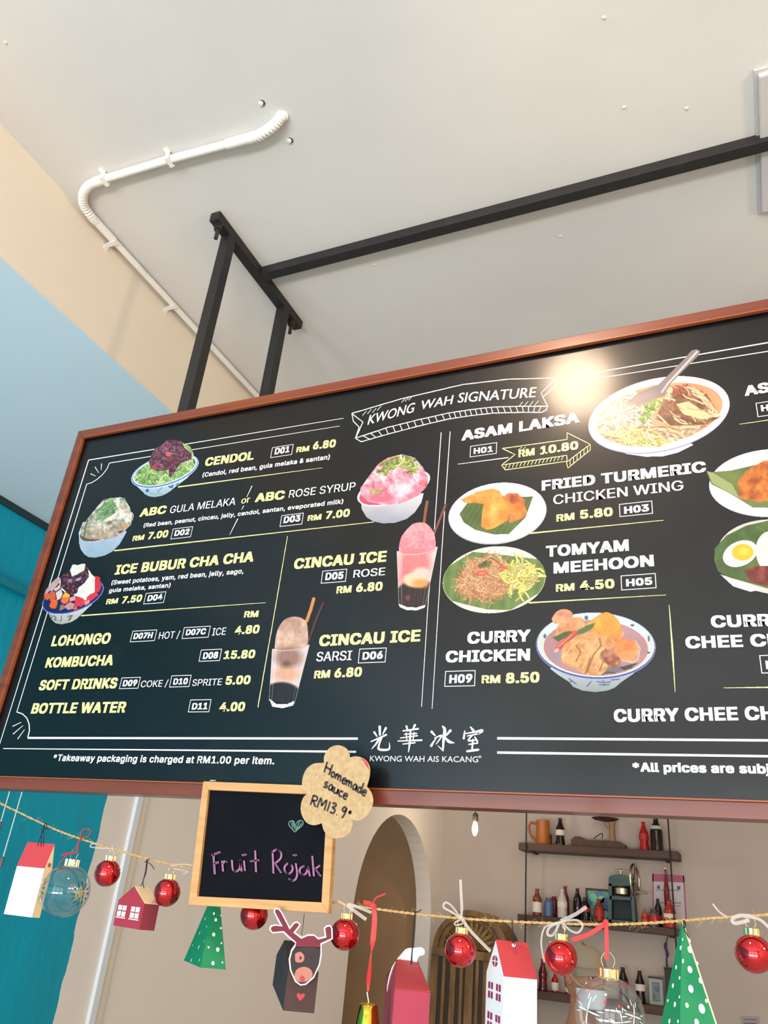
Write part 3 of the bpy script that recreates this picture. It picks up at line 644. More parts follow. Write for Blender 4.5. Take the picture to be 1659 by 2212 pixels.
# rose glass
def glass(zone, x0, y0, x1, y1, gl, rimc, dome, domec, spoon, straw, layers, base, label, seed):
    p = Pic(zone, x0, y0, x1, y1, seed=seed); p.stroke(spoon[0], spoon[1], spoon[2]); p.stroke(straw[0], straw[1], straw[2]); p.stroke(straw[0], straw[1]*.3, straw[3])
    md = p.pm([tuple(q) for q in [(v.x, v.y) for v in smoothpts([(a, b, 0) for a, b in dome+[dome[0]]], 5)]]); g = p.pm(gl)
    p.put(g, (214,196,196)); p.put(md, domec[0]); p.put(md*np.clip(p.noise(120)*1.6-.5, 0, 1), domec[1]); p.a = np.maximum(p.a, md); p.grain(md, 30, .10)
    for (cx, cy, rx, ry, c, so) in layers: p.put(p.em(cx, cy, rx, ry, 0, so)*g, c)
    p.a = np.maximum(p.a, g); p.a = np.maximum(p.a, md)
    p.poly(base, (226,220,222)); (xa, ya), (xb, yb) = gl[0], gl[1]; xc, yc = gl[-1]; xd, yd = gl[2]
    for k in range(1, 9):
        t = k/9+p.r.uniform(-.02,.02); c = (255,240,240) if k % 2 else (190,170,170)
        m = np.zeros_like(p.X); a0 = (xa+(xb-xa)*t, ya+(yb-ya)*t+20); b0 = (xc+(xd-xc)*t, yc+(yd-yc)*t-10)
        dx = p.X-(a0[0]+(b0[0]-a0[0])*(p.Y-a0[1])/(b0[1]-a0[1])); ed = .45 if k in (1, 8) else .14
        p.put(np.clip(1-abs(dx)/(5*ZONES[zone][2]/4), 0, 1)*g*ed*(p.Y > a0[1]), c)
    p.stroke(rimc, 5*ZONES[zone][2]/4, (240,226,226)); p.stroke([gl[0], gl[-1]], 4*ZONES[zone][2]/4, (236,226,228)); p.stroke([gl[1], gl[2]], 4*ZONES[zone][2]/4, (236,226,228))
    p.build(label); return p
glass('N', 110, 160, 1010, 2070, [(135,1030),(835,950),(620,1990),(170,1970)], [(135,1030),(240,1090),(480,1090),(720,1040),(830,960)],
      [(165,985),(210,790),(350,610),(440,552),(580,540),(680,590),(770,720),(800,930),(720,1060),(240,1090)], [(240,156,162),(232,110,122)],
      ([(655,190),(630,330),(600,560)], 60, (140,86,60)), ([(965,250),(770,740)], 56, (110,52,48), (170,90,80)),
      [(450,1250,330,420,(238,120,124),.4),(330,1500,200,250,(232,110,120),.5),(480,1900,420,420,(40,20,20),.12),(450,1520,250,150,(246,196,160),.3),(540,1580,200,110,(228,150,80),.6),(560,1400,200,120,(246,190,180),.5),(320,1830,60,70,(110,60,56),.7)],
      [(165,1930),(300,1980),(480,1990),(620,1950),(610,2000),(480,2045),(300,2040),(185,1990)], 'printed tall glass of pink rose ice over black jelly', 11)
glass('D', 75, 430, 565, 1390, [(110,875),(430,840),(300,1350),(82,1320)], [(110,875),(180,892),(280,888),(370,870),(430,840)],
      [(130,870),(140,770),(170,680),(230,615),(320,600),(390,630),(415,700),(405,850),(300,888),(180,888)], [(206,170,150),(150,104,86)],
      ([(465,450),(440,540),(405,640)], 34, (214,140,70)), ([(545,485),(480,640),(415,830)], 30, (52,18,20), (110,50,44)),
      [(250,950,150,120,(150,110,96),.5),(230,1030,60,70,(90,60,50),.7),(230,1090,150,90,(214,160,130),.6),(190,1290,190,140,(20,10,10),.15)],
      [(82,1300),(150,1345),(240,1345),(300,1320),(290,1360),(200,1384),(110,1370)], 'printed tall glass of brown ice over black jelly', 12)
# laksa
p = Pic('F', 240, 45, 1375, 905, seed=14)
p.poly([(440,830),(560,872),(700,893),(840,890),(960,860),(1080,800),(1000,740),(500,760)], (214,204,214))
p.ell(808, 570, 562, 282, -12, (150,150,196)); p.ell(808, 560, 560, 282, -12, (244,236,226)); p.ell(812, 562, 500, 232, -12, (206,140,100)); ins = p.em(812, 562, 495, 230, -12)
p.put(ins*np.clip(p.noise(140)*1.5-.4, 0, 1), (224,170,130)); p.a = np.maximum(p.a, ins)
p.put(p.pm([(560,470),(640,400),(780,330),(900,330),(860,420),(760,440)])*ins, (150,120,108))
p.scatter(ins*(p.X < 760), 110, 240, 20, [(246,220,200),(238,206,180),(250,232,214)], (0,180), 30); p.scatter(ins*(p.Y > 650), 70, 220, 26, [(232,190,150),(240,206,170),(220,176,130)], (-30,40), 30)
p.scatter(p.pm([(440,700),(560,660),(760,700),(900,770),(800,820),(560,800)]), 80, 110, 14, [(244,232,150),(236,220,120),(250,240,180)], (0,70), 18)
fish = p.pm([(900,360),(1060,330),(1180,400),(1290,580),(1180,640),(900,640),(780,600),(840,450)]); p.put(fish, (140,92,66)); p.grain(fish, 60, .16)
p.poly([(940,480),(1040,460),(1130,520),(1240,580),(1150,600),(1000,560)], (236,206,150)); p.poly([(1060,335),(1120,370),(1200,450),(1295,580),(1180,500),(1100,400)], (222,180,140)); p.poly([(800,560),(1000,580),(1180,640),(900,650)], (120,78,50)); p.grain(fish, 25, .12)
p.scatter(fish, 26, 90, 12, [(236,200,150),(240,214,170)], (10,50), 14)
p.scatter(p.pm([(880,340),(1040,320),(1000,400),(900,420)]), 14, 60, 14, [(220,80,60),(206,96,64)], (0,60), 14)
p.scatter(p.pm([(670,450),(850,440),(820,500),(740,580),(690,640),(650,600),(700,520)]), 60, 60, 26, [(176,196,104),(150,176,80),(196,210,130)], (0,180), 40)
p.scatter(p.pm([(860,340),(920,330),(900,460),(850,440)]), 16, 80, 14, [(244,220,180)], (30,110), 14)
p.poly([(560,470),(640,395),(800,330),(830,300),(1000,130),(1060,60),(1100,50),(1132,65),(1110,110),(1000,220),(900,320),(850,400),(760,440),(660,470)], (132,116,118)); p.stroke([(1105,75),(1000,190),(880,320),(830,390)], 22, (196,184,182)); p.stroke([(1105,75),(870,330)], 6, (240,232,226))
p.ell(690, 440, 150, 60, -20, (150,132,128), .5); p.build('printed large bowl of laksa noodles with fish and a spoon')
# fried chicken wing plate
p = Pic('G', 75, 55, 672, 435, seed=16)
p.ell(372, 248, 296, 182, -8, (186,180,190)); p.ell(373, 242, 292, 178, -8, (240,234,236)); p.ell(370, 245, 240, 140, -8, (232,226,230))
lf = p.pm([(145,248),(240,120),(330,100),(420,150),(585,145),(540,270),(440,370),(350,372),(240,345),(170,300)]); p.put(lf, (84,102,50)); p.grain(lf, 60, .08, (.8,1,.5)); p.put(lf*(np.sin((p.X+p.Y*.6)/5) > .86)*.35, (120,140,76))
w = [(150,165),(200,140),(280,110),(340,98),(385,110),(410,160),(445,195),(450,240),(430,290),(350,335),(310,345),(275,325),(280,240),(290,190),(240,182),(180,185)]
m = p.pm(w); p.put(m, (232,142,60)); p.put(p.em(350, 230, 50, 90, 10, .8)*m, (246,172,84)); p.grain(m, 40, .14, (1,.8,.5)); p.grain(m, 9, .10, (1,.8,.4))
m = p.pm([(405,150),(430,125),(490,125),(535,165),(535,200),(550,240),(530,270),(460,300),(440,300),(450,240)]); p.put(m, (214,120,50)); p.put(p.em(460, 160, 50, 34, 10, .5)*m, (176,84,50)); p.grain(m, 24, .2, (1,.8,.4)); p.build('printed plate of orange fried chicken wing on banana leaf')
# tomyam noodles plate
p = Pic('O', 95, 125, 1595, 1100, seed=18)
p.ell(845, 615, 742, 478, -6, (186,170,140)); p.ell(845, 610, 740, 476, -6, (238,226,206)); pl = p.em(845, 610, 735, 470, -6)
lf = pl*p.pm([(0,900),(60,500),(540,210),(1000,260),(1480,318),(1640,500),(1560,760),(1080,1050),(740,1040),(400,960),(180,900)]); p.put(lf, (92,116,56))
st = (np.sin((p.X*1.0+p.Y*.12)/26+p.noise(300)*3)*.5+.5)*lf*.4; p.c = p.c*(1-st[..., None])+np.array((130,152,84))*st[..., None]; p.grain(lf, 200, .07)
p.poly([(180,905),(400,955),(740,1045),(560,1080),(480,1040)], (120,100,50)) if False else None
m = p.pm([(340,640),(380,540),(450,430),(560,340),(700,300),(860,300),(1000,350),(1080,430),(1120,560),(1120,700),(1000,790),(860,870),(660,885),(480,840),(340,760)]); p.put(m, (200,130,84)); p.scatter(m, 750, 130, 11, [(232,176,124),(220,156,104),(240,196,150),(206,132,84),(226,140,100)], (0,360), 30, inside=False)
m = p.pm([(1060,420),(1110,370),(1300,420),(1400,450),(1430,560),(1420,680),(1280,780),(1200,760),(1110,680),(1060,560)]); p.put(m, (206,170,80)); p.scatter(m, 90, 190, 32, [(240,224,120),(246,234,150),(230,206,104)], (0,360), 55, inside=False)
p.ell(670, 520, 80, 38, 0, (226,84,60)); p.ell(670, 520, 44, 18, 0, (240,130,100)); p.scatter(p.pm([(900,380),(1040,420),(1040,480),(940,450)]), 14, 90, 22, [(230,120,80)], (10,50), 10)
p.scatter(p.pm([(600,400),(720,330),(820,360),(780,430),(640,450)]), 50, 60, 18, [(110,116,60),(90,96,50),(140,140,80)], (0,180), 30); p.stroke([(740,270),(860,330),(950,400)], 9, (60,50,30)); p.stroke([(740,290),(800,280),(830,295)], 12, (230,220,150)); p.build('printed plate of orange rice noodles on banana leaf')
# curry chicken
p = Pic('P', 40, 85, 1590, 1165, seed=20)
bowl_shade(p, [(215,850),(330,940),(470,1030),(520,1090),(640,1140),(810,1158),(960,1140),(1060,1100),(1140,1030),(1300,920),(1400,820),(800,700)], (198,206,216), (138,146,146))
for q in ([(470,985),(560,1050)], [(750,1020),(700,1080)], [(830,1020),(890,1030)], [(900,1000),(920,1060),(980,1060)], [(930,1030),(1000,1025)], [(1010,1000),(1110,990)], [(860,1060),(930,1065)], [(480,990),(500,1030)]): p.stroke(q, 14, (84,92,140))
p.ell(812, 565, 770, 432, 2, (150,156,210)); p.ell(812, 560, 764, 424, 2, (62,60,130)); p.ell(812, 552, 752, 412, 2, (196,206,214)); p.put(p.em(812, 552, 740, 400, 2)*(p.Y > 420)*.35, (206,190,160))
for c in ((690,205,24,28),(160,440,20,30),(1280,300,26,16),(1490,470,14,40),(1480,650,30,14)): p.ell(*c, 0, (84,90,120))
p.ell(812, 590, 668, 355, 2, (176,110,90)); p.ell(812, 588, 658, 345, 2, (176,132,138)); sp = p.em(812, 588, 655, 342, 2); p.put(sp*np.clip(p.noise(220)*1.6-.5, 0, 1), (160,112,116)); p.ell(300, 700, 90, 90, 0, (140,130,150), .8, sp); p.put(p.em(1000, 880, 260, 60, -8, .4)*sp, (110,100,112))
def chick(pts, col, hi, cell=70, amt=.16):
    m = p.pm([(v.x, v.y) for v in smoothpts([(a, b, 0) for a, b in pts+[pts[0]]], 4)]); p.put(m, col); p.put(m*np.clip(p.noise(160)*2-.7, 0, 1)*.8, hi); p.grain(m, cell, amt, (1,.85,.6)); p.grain(m, 20, .06); return m
chick([(240,220),(300,130),(380,92),(460,100),(515,140),(510,200),(400,260),(290,280)], (206,140,104), (226,166,130))
chick([(290,440),(330,290),(420,230),(540,195),(640,210),(670,270),(650,340),(500,380),(380,410)], (208,138,92), (226,170,124))
m = chick([(680,290),(760,230),(880,150),(960,130),(1050,180),(1120,270),(1140,380),(1080,460),(960,450),(800,400)], (230,138,50), (246,178,76), 160, .07)
p.poly([(260,460),(420,380),(560,375),(560,410),(400,470),(330,510)], (72,86,40)); p.poly([(580,370),(700,300),(810,265),(770,340),(640,410),(570,420)], (84,104,44)); p.stroke([(545,395),(430,500),(320,600)], 60, (226,84,56)); p.stroke([(500,430),(340,570)], 16, (246,140,110)); p.ell(310, 620, 34, 22, -30, (240,170,160))
chick([(1000,440),(1160,470),(1300,500),(1360,600),(1340,720),(1260,770),(1140,740),(1060,640)], (214,120,60), (238,176,120), 120, .12); chick([(1080,450),(1150,370),(1180,400),(1120,480)], (200,110,70), (230,160,110))
chick([(860,600),(1000,620),(1110,700),(1120,800),(1000,850),(900,760)], (150,86,60), (196,130,96), 50, .2)
m = chick([(380,650),(400,560),(520,470),(720,385),(860,410),(1010,450),(1060,540),(1000,600),(900,620),(860,720),(970,820),(880,930),(700,935),(560,860),(380,770)], (206,142,84), (230,178,120), 60, .16)
for q in ([(860,470),(880,560),(780,680),(700,900)], [(940,600),(930,700),(860,880)], [(740,720),(700,860),(670,930)], [(560,560),(620,640),(560,760)]): p.stroke(q, 16, (160,96,54), mask=m)
for q in ([(820,480),(740,640),(640,860)], [(600,500),(480,600),(420,700)], [(880,720),(800,860)]): p.stroke(q, 14, (240,196,146), mask=m)
p.stroke([(1320,500),(1380,600),(1350,740),(1280,780),(1150,750)], 9, (240,226,226)); p.poly([(1110,840),(1250,800),(1365,780),(1250,850),(1180,880)], (60,54,50)); p.stroke([(900,930),(960,900),(1060,910)], 10, (30,28,40)); p.stroke([(1190,865),(1280,840)], 9, (30,28,40)); p.build('printed blue-rimmed bowl of curry chicken')
# plates cut by the right edge of the photograph (they go on to the right)
p = Pic('Q', 190, 800, 1400, 1445, seed=22)
p.ell(800, 1122, 582, 312, -3, (180,180,200)); p.ell(800, 1115, 580, 308, -3, (232,232,240)); lf = p.pm([(190,1005),(240,1018),(420,1005),(700,940),(1000,900),(1300,960),(1350,1100),(1200,1290),(900,1350),(620,1345),(500,1270),(380,1200),(240,1130)])
p.put(lf, (104,118,60)); p.grain(lf, 130, .09, (.8,1,.5)); p.poly([(200,1008),(250,1022),(430,1130),(500,1262),(380,1195),(250,1120)], (150,160,104)); m = p.pm([(480,1110),(560,1010),(640,960),(720,915),(900,900),(1040,980),(1100,1120),(1000,1240),(820,1270),(680,1300),(600,1275),(500,1260)])
p.put(m, (196,108,44)); p.put(m*np.clip(p.noise(90)*2-.7, 0, 1), (150,70,30)); p.grain(m, 60, .24, (1,.8,.4)); p.a = np.maximum(p.a, m); p.build('printed plate of spiced fried chicken at the edge')
p = Pic('Q', 260, 1440, 1400, 2180, seed=23)
p.ell(850, 1800, 560, 345, 6, (206,196,190)); pl = p.em(850, 1800, 552, 340, 6); lf = p.pm([(265,1830),(270,1720),(380,1600),(560,1510),(760,1465),(1000,1450),(1300,1550),(1380,1800),(1200,2020),(800,2100),(560,2030),(380,1980),(300,1930)]); p.put(lf, (74,98,44)); p.grain(lf, 90, .09, (.8,1,.6)); p.poly([(310,1950),(400,1985),(540,2030),(700,2100),(600,2120),(440,2070)], (222,214,212))
p.ell(505, 1768, 165, 112, -24, (240,236,222)); p.ell(528, 1755, 100, 78, 0, (240,180,44)); p.ell(540, 1745, 60, 44, 0, (246,196,70), .6)
m = p.em(800, 1760, 150, 200, -10); p.put(m, (226,218,208)); p.grain(m, 14, .10); m = p.pm([(540,1920),(640,1880),(760,1880),(960,1900),(1000,2050),(820,2080),(600,2030)]); p.put(m, (120,44,34)); p.grain(m, 50, .2, (1,.5,.4)); p.build('printed plate of rice with halved egg on leaf')
# ---------------------------------------------------------------- steel hanger above the board
A_ = .0295; PX0, PX1 = -1.191, -1.1615
def hanger(dx, label, vis=True):
    t = thing('hanging_bracket', label, 'bracket', (PX0+dx, 1.4, CEIL))
    MB().box(PX0+dx, PX1+dx, 1.178, 1.645, CEIL-A_, CEIL-.0005).build('ceiling_bar', STEEL, t, bevel=.002)
    MB().box(PX0+dx, PX1+dx, D+.036, D+.036+A_, BBf+.1, CEIL-A_).build('post', STEEL, t, bevel=.0015)
    y2 = 1.537
    MB().box(PX0+dx, PX1+dx, y2, y2+A_, BBf+.1, CEIL-A_).build('post', STEEL, t, bevel=.0015)
    MB().box(PX0+dx, PX1+dx, D+.036+A_, y2, BBf+.1, BBf+.1+A_).build('brace', STEEL, t)
    for y in (1.203, 1.607):
        x = (PX0+PX1)/2+dx
        b = MB().lathe([(.0055,CEIL-A_-.045),(.0055,CEIL-A_+.001)], (x,y,0), 10).build('bolt', BOLT, t, True)
        MB().lathe([(.012,CEIL-A_-.013),(.012,CEIL-A_-.004),(.015,CEIL-A_-.004),(.015,CEIL-A_-.0005)], (x,y,0), 6).build('nut', BOLT, b)
    return t
h1 = hanger(0, 'black steel bracket with two posts and bolts holding the left end of the menu board')
MB().box(PX1, .75-A_, 1.395, 1.395+A_, CEIL-A_, CEIL-.0005).build('cross_bar', STEEL, h1, bevel=.0012)
hanger(.75-PX0-A_*.0, 'black steel bracket at the far right end of the long ceiling bar')

# ---------------------------------------------------------------- conduit along the ceiling corner
zc = 1.656-.013
cp = thing('electrical_conduit', 'white plastic conduit pipe with ribbed elbows running along ceiling and beam', 'conduit', tuple(WZ(365,345,zc)))
k_ = lambda u, v: WZ(u, v, zc)
P = [k_(536,300), k_(365,345), k_(222,388)]
MB().tube(P, .0105, 12).build('pipe', PVC, cp, True)
xk = BX+.0125+.012
def onx(u, v):
    q = WZ(u, v, zc); return Vector((xk, q.y, q.z))
MB().tube([onx(210,478), onx(365,658), onx(555,855), Vector((xk, 3.4, zc+CZ))], .0095, 12).build('pipe', PVC, cp, True)
def ribs(pts, r):
    pts = smoothpts(pts, 18); rr = [r*(1+.10*(-1)**(i//2)) for i in range(len(pts))]
    return MB().tube(pts, rr, 14)
e1 = k_(536,300)
ribs([e1, k_(560,292), k_(590,272), WZ(608,252,1.652), Vector(WZ(612,250,1.66))], .0125).build('flexible_elbow', PVC, cp, True)
MB().tube([k_(232,385), k_(205,394)], .0135, 12).build('coupling', PVC, cp, True)
ribs([k_(205,394), k_(190,403), k_(180,420), (onx(188,445)+k_(184,440))/2, onx(200,468), onx(210,478)], .0115).build('flexible_elbow', PVC, cp, True)
MB().tube([onx(210,478), onx(245,520)], .0115, 12).build('coupling', PVC, cp, True)
MB().tube([k_(545,297), k_(490,312)], .0128, 12).build('coupling', PVC, cp, True)
for q, dx in ((k_(368,344), 1), (k_(228,386), 1)):
    mb = MB(); 
    for yy in (-1, 1): mb.box(q.x-.006, q.x+.006, q.y+yy*.012-.0015*(yy < 0)-.0, q.y+yy*.012+.0015, zc+CZ-.010, CEIL)
    mb.box(q.x-.006, q.x+.006, q.y-.0135, q.y+.0135, zc+CZ-.0135, zc+CZ-.0105); mb.box(q.x-.007, q.x+.007, q.y-.024, q.y-.0115, CEIL-.004, CEIL)
    mb.build('clip', PVC, cp)
for u, v in ((365,660), (245,520)):
    q = onx(u, v); MB().box(BX, xk+.012, q.y-.007, q.y+.007, q.z-.0125, q.z-.0098).box(BX, BX+.003, q.y-.007, q.y+.007, q.z-.026, q.z-.0098).build('clip', PVC, cp)
dark = mat('hole_shadow_gap', (70,66,62), .9)
for i, (u, v, l) in enumerate(((566,222,'small white wall plug in the ceiling, above the conduit end'), (627,303,'small white wall plug in the ceiling, right of the conduit end'))):
    q = WZ(u, v, 1.656); tt = thing('ceiling_plug', l, 'wall plug', tuple(q), 'plugs left in the ceiling')
    MB().lathe([(.0075,-.0012),(.0075,.0005)], q, 14).build('hole_rim', dark, tt); MB().lathe([(.003,-.006),(.0055,-.005),(.006,-.001)], q+Vector((-.002,-.001,0)), 12).build('plug', PVC, tt, True)
for u, v, l in ((1305,38,'painted-over lump on the ceiling near the top right corner'),(1348,232,'painted-over lump on the ceiling above the right part of the long bar'),(1210,510,'painted-over lump on the ceiling just below the long black bar'),(12,92,'painted-over lump on the ceiling at the far left edge'),(808,572,'painted-over lump on the ceiling below the bracket end of the long bar'),(1483,234,'painted-over lump on the ceiling nearest the grey duct')):
    q = WZ(u, v, 1.656); tag(MB().lathe([(.0,-.0025),(.003,-.002),(.0045,.0003)], q, 10).build('plaster_bump', WHITE_PLASTER, None, True), l, 'bump', 'painted lumps on the ceiling')
# shallow grey block added for a soft dark patch at the ceiling's right
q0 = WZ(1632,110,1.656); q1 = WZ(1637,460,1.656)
ap = thing('ceiling_block', 'grey shallow metal duct on the ceiling, cut by the right edge', 'duct', (q0.x+.1, (q0.y+q1.y)/2, CEIL))
GREY_BLOCK = mat('grey_block_paint', (200,194,194), .6)
MB().box(q0.x+.003, q0.x+.26, q0.y+.05, q1.y-.01, CEIL-.016, CEIL-.0005).build('duct_body', GREY_BLOCK, ap, bevel=.004)
MB().box(q0.x-.004, q0.x+.27, q0.y+.042, q1.y, CEIL-.005, CEIL-.0004).build('flange', GREY_BLOCK, ap)

# ---------------------------------------------------------------- small chalkboard and paper tag hooked on the board
YC = D-.012
c4 = [W(446,1690,YC), W(731,1701,YC), W(713,1973,YC), W(411,1955,YC)]     # TL TR BR BL
xl = (c4[0].x+c4[3].x)/2; xr = (c4[1].x+c4[2].x)/2
c4 = [Vector((c4[0].x, YC, c4[0].z)), Vector((c4[1].x, YC, c4[1].z)), c4[2], c4[3]]
for k in (2, 3): c4[k].y = YC+.004
cb = thing('chalkboard', 'small black chalkboard in pine frame with pink chalk words Fruit Rojak', 'chalkboard', tuple((c4[2]+c4[3])/2))
cen = sum(c4, Vector())/4
def inn(p, d): 
    a = p-cen; return Vector((p.x-math.copysign(d, a.x), p.y, p.z-math.copysign(d, a.z)))
i4c = [inn(p, .0135) for p in c4]
for k in range(4):
    F = [c4[k], c4[(k+1)%4], i4c[(k+1)%4], i4c[k]]; MB().prism([p+Vector((0,-.010,0)) for p in F], (0,.012,0)).build('frame_rail', PINE, cb, bevel=.0008)
MB().prism([p+Vector((0,-.004,0)) for p in [inn(p, .012) for p in c4]], (0,.003,0)).build('slate', SLATE, cb)
PINK = mat('pink_chalk', (180,120,164), .95, noise=((100,58,90), 700, (1,1,1), .45, .7)); PGREEN = mat('green_chalk', (110,146,134), .95, noise=((50,74,70), 700, (1,1,1), .4, .65))
YS = YC-.0052
def strokes(lst, zone, y, w, m, name, parent, dbl=0, lift=0):
    mb = MB()
    for st in lst:
        pts = st if len(st) < 3 else [(p.x, p.y) for p in smoothpts([(a, b, 0) for a, b in st], 4)]
        for off in ((-dbl, dbl) if dbl else (0,)):
            wp = [W(*zp(zone, a+off, b+off*.4), y) for a, b in pts]; n = len(wp); L_, R_ = [], []
            for i in range(n):
                t = wp[min(i+1, n-1)]-wp[max(i-1, 0)]; t = t.normalized() if t.length else Vector((1,0,0)); nn = Vector((-t.z, 0, t.x))
                L_.append(wp[i]+nn*w/2-Vector((0, lift, 0))); R_.append(wp[i]-nn*w/2-Vector((0, lift, 0)))
            mb.add(L_+R_, [(i, i+1, n+i+1, n+i) for i in range(n-1)])
    return mb.build(name, m, parent, fix=False)
strokes([[(280,915),(290,1065)],[(268,925),(330,900)],[(285,990),(318,975)]], 'V', YS, .0022, PINK, 'chalk_letter', cb, 3)
for L_ in ([[(345,965),(352,1045)],[(350,990),(365,968),(380,975)]], [[(418,960),(425,1030),(450,1045),(478,1020),(482,960)],[(480,960),(490,1045)]], [[(508,965),(515,1040)],[(495,925),(525,918)]],
           [[(592,890),(598,1050)],[(555,970),(620,960)]], [[(722,900),(728,1060)],[(718,905),(750,882),(785,905),(780,950),(740,985)],[(740,985),(785,1055)]],
           [[(835,985),(812,1010),(815,1045),(845,1062),(870,1035),(865,1000),(835,985)]], [[(895,985),(905,1060),(895,1100),(870,1115),(845,1100)],[(875,925),(900,922)]],
           [[(960,1005),(930,1020),(925,1050),(945,1070),(970,1060),(985,1020),(960,1005)],[(985,1010),(1000,1080)]], [[(1018,930),(1030,1080)],[(1075,1000),(1035,1030)],[(1040,1025),(1080,1080)]]):
    strokes(L_, 'V', YS, .0018, PINK, 'chalk_letter', cb, 3)
strokes([[(888,750),(845,700),(850,672),(880,672),(890,700),(915,668),(945,670),(945,700),(888,750)],[(860,680),(875,720)],[(872,676),(890,730)],[(900,690),(888,735)],[(925,672),(895,735)],[(940,685),(905,730)]], 'V', YS, .0018, PGREEN, 'chalk_heart', cb)
hk = MB().tube([W(451,1692,YC-.004), W(455,1686,YC), W(466,1686,YC+.002), W(467,1692,YC-.004)], .0012, 6); hk.build('hook', mat('wire_metal', (190,190,185), .3, 1), cb)

YT = YC-.022
tg = thing('paper_tag', 'flower-shaped kraft paper tag with marker words Homemade sauce RM13.9, at chalkboard corner', 'tag', tuple(W(727,1708,YT)))
out = [(1200,103),(1255,115),(1290,150),(1298,195),(1350,185),(1410,208),(1445,260),(1446,330),(1425,410),(1458,455),(1472,520),(1450,600),(1400,650),(1352,668),(1318,655),(1318,705),(1290,765),(1230,795),(1165,795),(1110,750),(1088,685),(1030,700),(975,680),(938,620),(932,555),(950,495),(978,468),(945,420),(945,350),(975,280),(1030,240),(1105,235),(1108,180),(1145,125)]
cusps = {(1298,195),(1425,410),(1318,655),(1088,685),(978,468),(1105,235)}
pts = []; n = len(out)
segs = []; cur = []; start = [i for i, p in enumerate(out) if p in cusps]
for a, b in zip(start, start[1:]+[start[0]+n]):
    seg = [out[i % n] for i in range(a, b+1)]; s_ = smoothpts([(x, y, 0) for x, y in seg], 5); pts += [(p.x, p.y) for p in s_[:-1]]
MB().prism([W(*zp('V', x, y), YT) for x, y in pts], (0,.0012,0)).build('paper', KRAFT, tg)
MB().prism([W(*zp('V', x, y), YT-.0003) for x, y in ((1378,198),(1405,208),(1432,240),(1446,292),(1425,262),(1402,225))], (0,.0003,0)).build('red_edge', mat('red_paper_edge', (200,40,60), .6), tg)
hand = {'H':(.7,[[(0,1),(0,0)],[(.6,1),(.55,0)],[(0,.5),(.6,.5)]]), 'o':(.55,[[(.25,.5),(.05,.3),(.2,0),(.42,.2),(.25,.5)]]), 'm':(.75,[[(0,.5),(.03,0)],[(.03,.3),(.18,.5),(.28,.3),(.3,0)],[(.3,.3),(.45,.5),(.56,.3),(.58,0)]]),
 'e':(.5,[[(.05,.26),(.38,.3),(.28,.5),(.08,.4),(.06,.1),(.22,0),(.42,.08)]]), 'a':(.55,[[(.38,.42),(.18,.5),(.03,.22),(.15,0),(.36,.2),(.4,.45),(.4,.1),(.5,0)]]), 'd':(.55,[[(.36,.4),(.16,.48),(.03,.2),(.16,0),(.38,.2)],[(.42,1),(.4,.3),(.46,0)]]),
 's':(.48,[[(.36,.5),(.12,.46),(.1,.3),(.3,.22),(.3,.04),(.02,.02)]]), 'u':(.55,[[(.03,.5),(.05,.1),(.2,0),(.38,.2),(.4,.5)],[(.4,.5),(.44,0)]]), 'c':(.45,[[(.36,.45),(.12,.46),(.04,.2),(.16,0),(.38,.08)]]),
 'R':(.62,[[(.05,1),(.05,0)],[(.05,.98),(.42,.92),(.42,.6),(.08,.5)],[(.15,.5),(.5,0)]]), 'M':(.85,[[(.03,0),(.1,1),(.36,.3)],[(.36,.3),(.62,1),(.7,0)]]), '1':(.28,[[(.1,1),(.1,0)]]), '3':(.55,[[(.05,.9),(.3,1),(.38,.78),(.15,.55),(.42,.4),(.35,.05),(.03,.05)]]),
 '.':(.4,[[(.12,.0),(.16,.05)]]), '9':(.55,[[(.38,.85),(.2,1),(.05,.75),(.2,.55),(.38,.75)],[(.4,.95),(.34,.3),(.22,-.1)]]), '+':(.4,[[(.05,.7),(.35,.7)],[(.2,.9),(.18,.5)]])}
def handwrite(s, x0, y0, x1, y1, h):
    tw = sum(hand[c][0] for c in s); L = math.hypot(x1-x0, y1-y0); ux, uy = (x1-x0)/L, (y1-y0)/L; sx = L/tw; cx = 0; vx, vy = .33, -.95
    for c in s:
        wd, st = hand[c]; lst = [[(x0+(cx+a)*sx*ux+b*h*vx*.9, y0+(cx+a)*sx*uy+b*h*vy) for a, b in q] for q in st]
        strokes(lst, 'V', YT-.0004, .0031, INK, 'marker_letter', tg); cx += wd
handwrite('Homemade', 1106, 305, 1418, 488, 84); handwrite('sauce', 1100, 410, 1278, 515, 84); handwrite('RM13.9+', 1000, 548, 1300, 662, 78)

# ---------------------------------------------------------------- garland: jute twine and the things tied to it
YG = D+.004
TW = [(-30,1722),(0,1735),(100,1783),(160,1807),(232,1830),(330,1858),(415,1877),(500,1900),(600,1925),(715,1948),(810,1963),(895,1974),(1000,1984),(1110,1991),(1213,1995),(1310,1997),(1400,1994),(1480,1988),(1560,1982),(1659,1976),(1800,1966)]
rnd = random.Random(4)
JUTE = mat('jute_fibre', (206,172,112), .9, noise=((160,124,74), 300, (1,1,1), .35, .7)); tp = smoothpts([W(u, v, YG) for u, v in TW], 24)
tw = thing('jute_twine', 'thin jute twine sagging across the shop front under the menu board', 'twine', tuple(tp[len(tp)//2]))
for ph in (0, math.pi):
    q = []
    for i, p in enumerate(tp): a = i*.9+ph; q.append(p+Vector((0, math.cos(a), math.sin(a)))*.0009)
    MB().tube(q, .0011, 6).build('strand', JUTE, tw, 'all')
fz = MB()
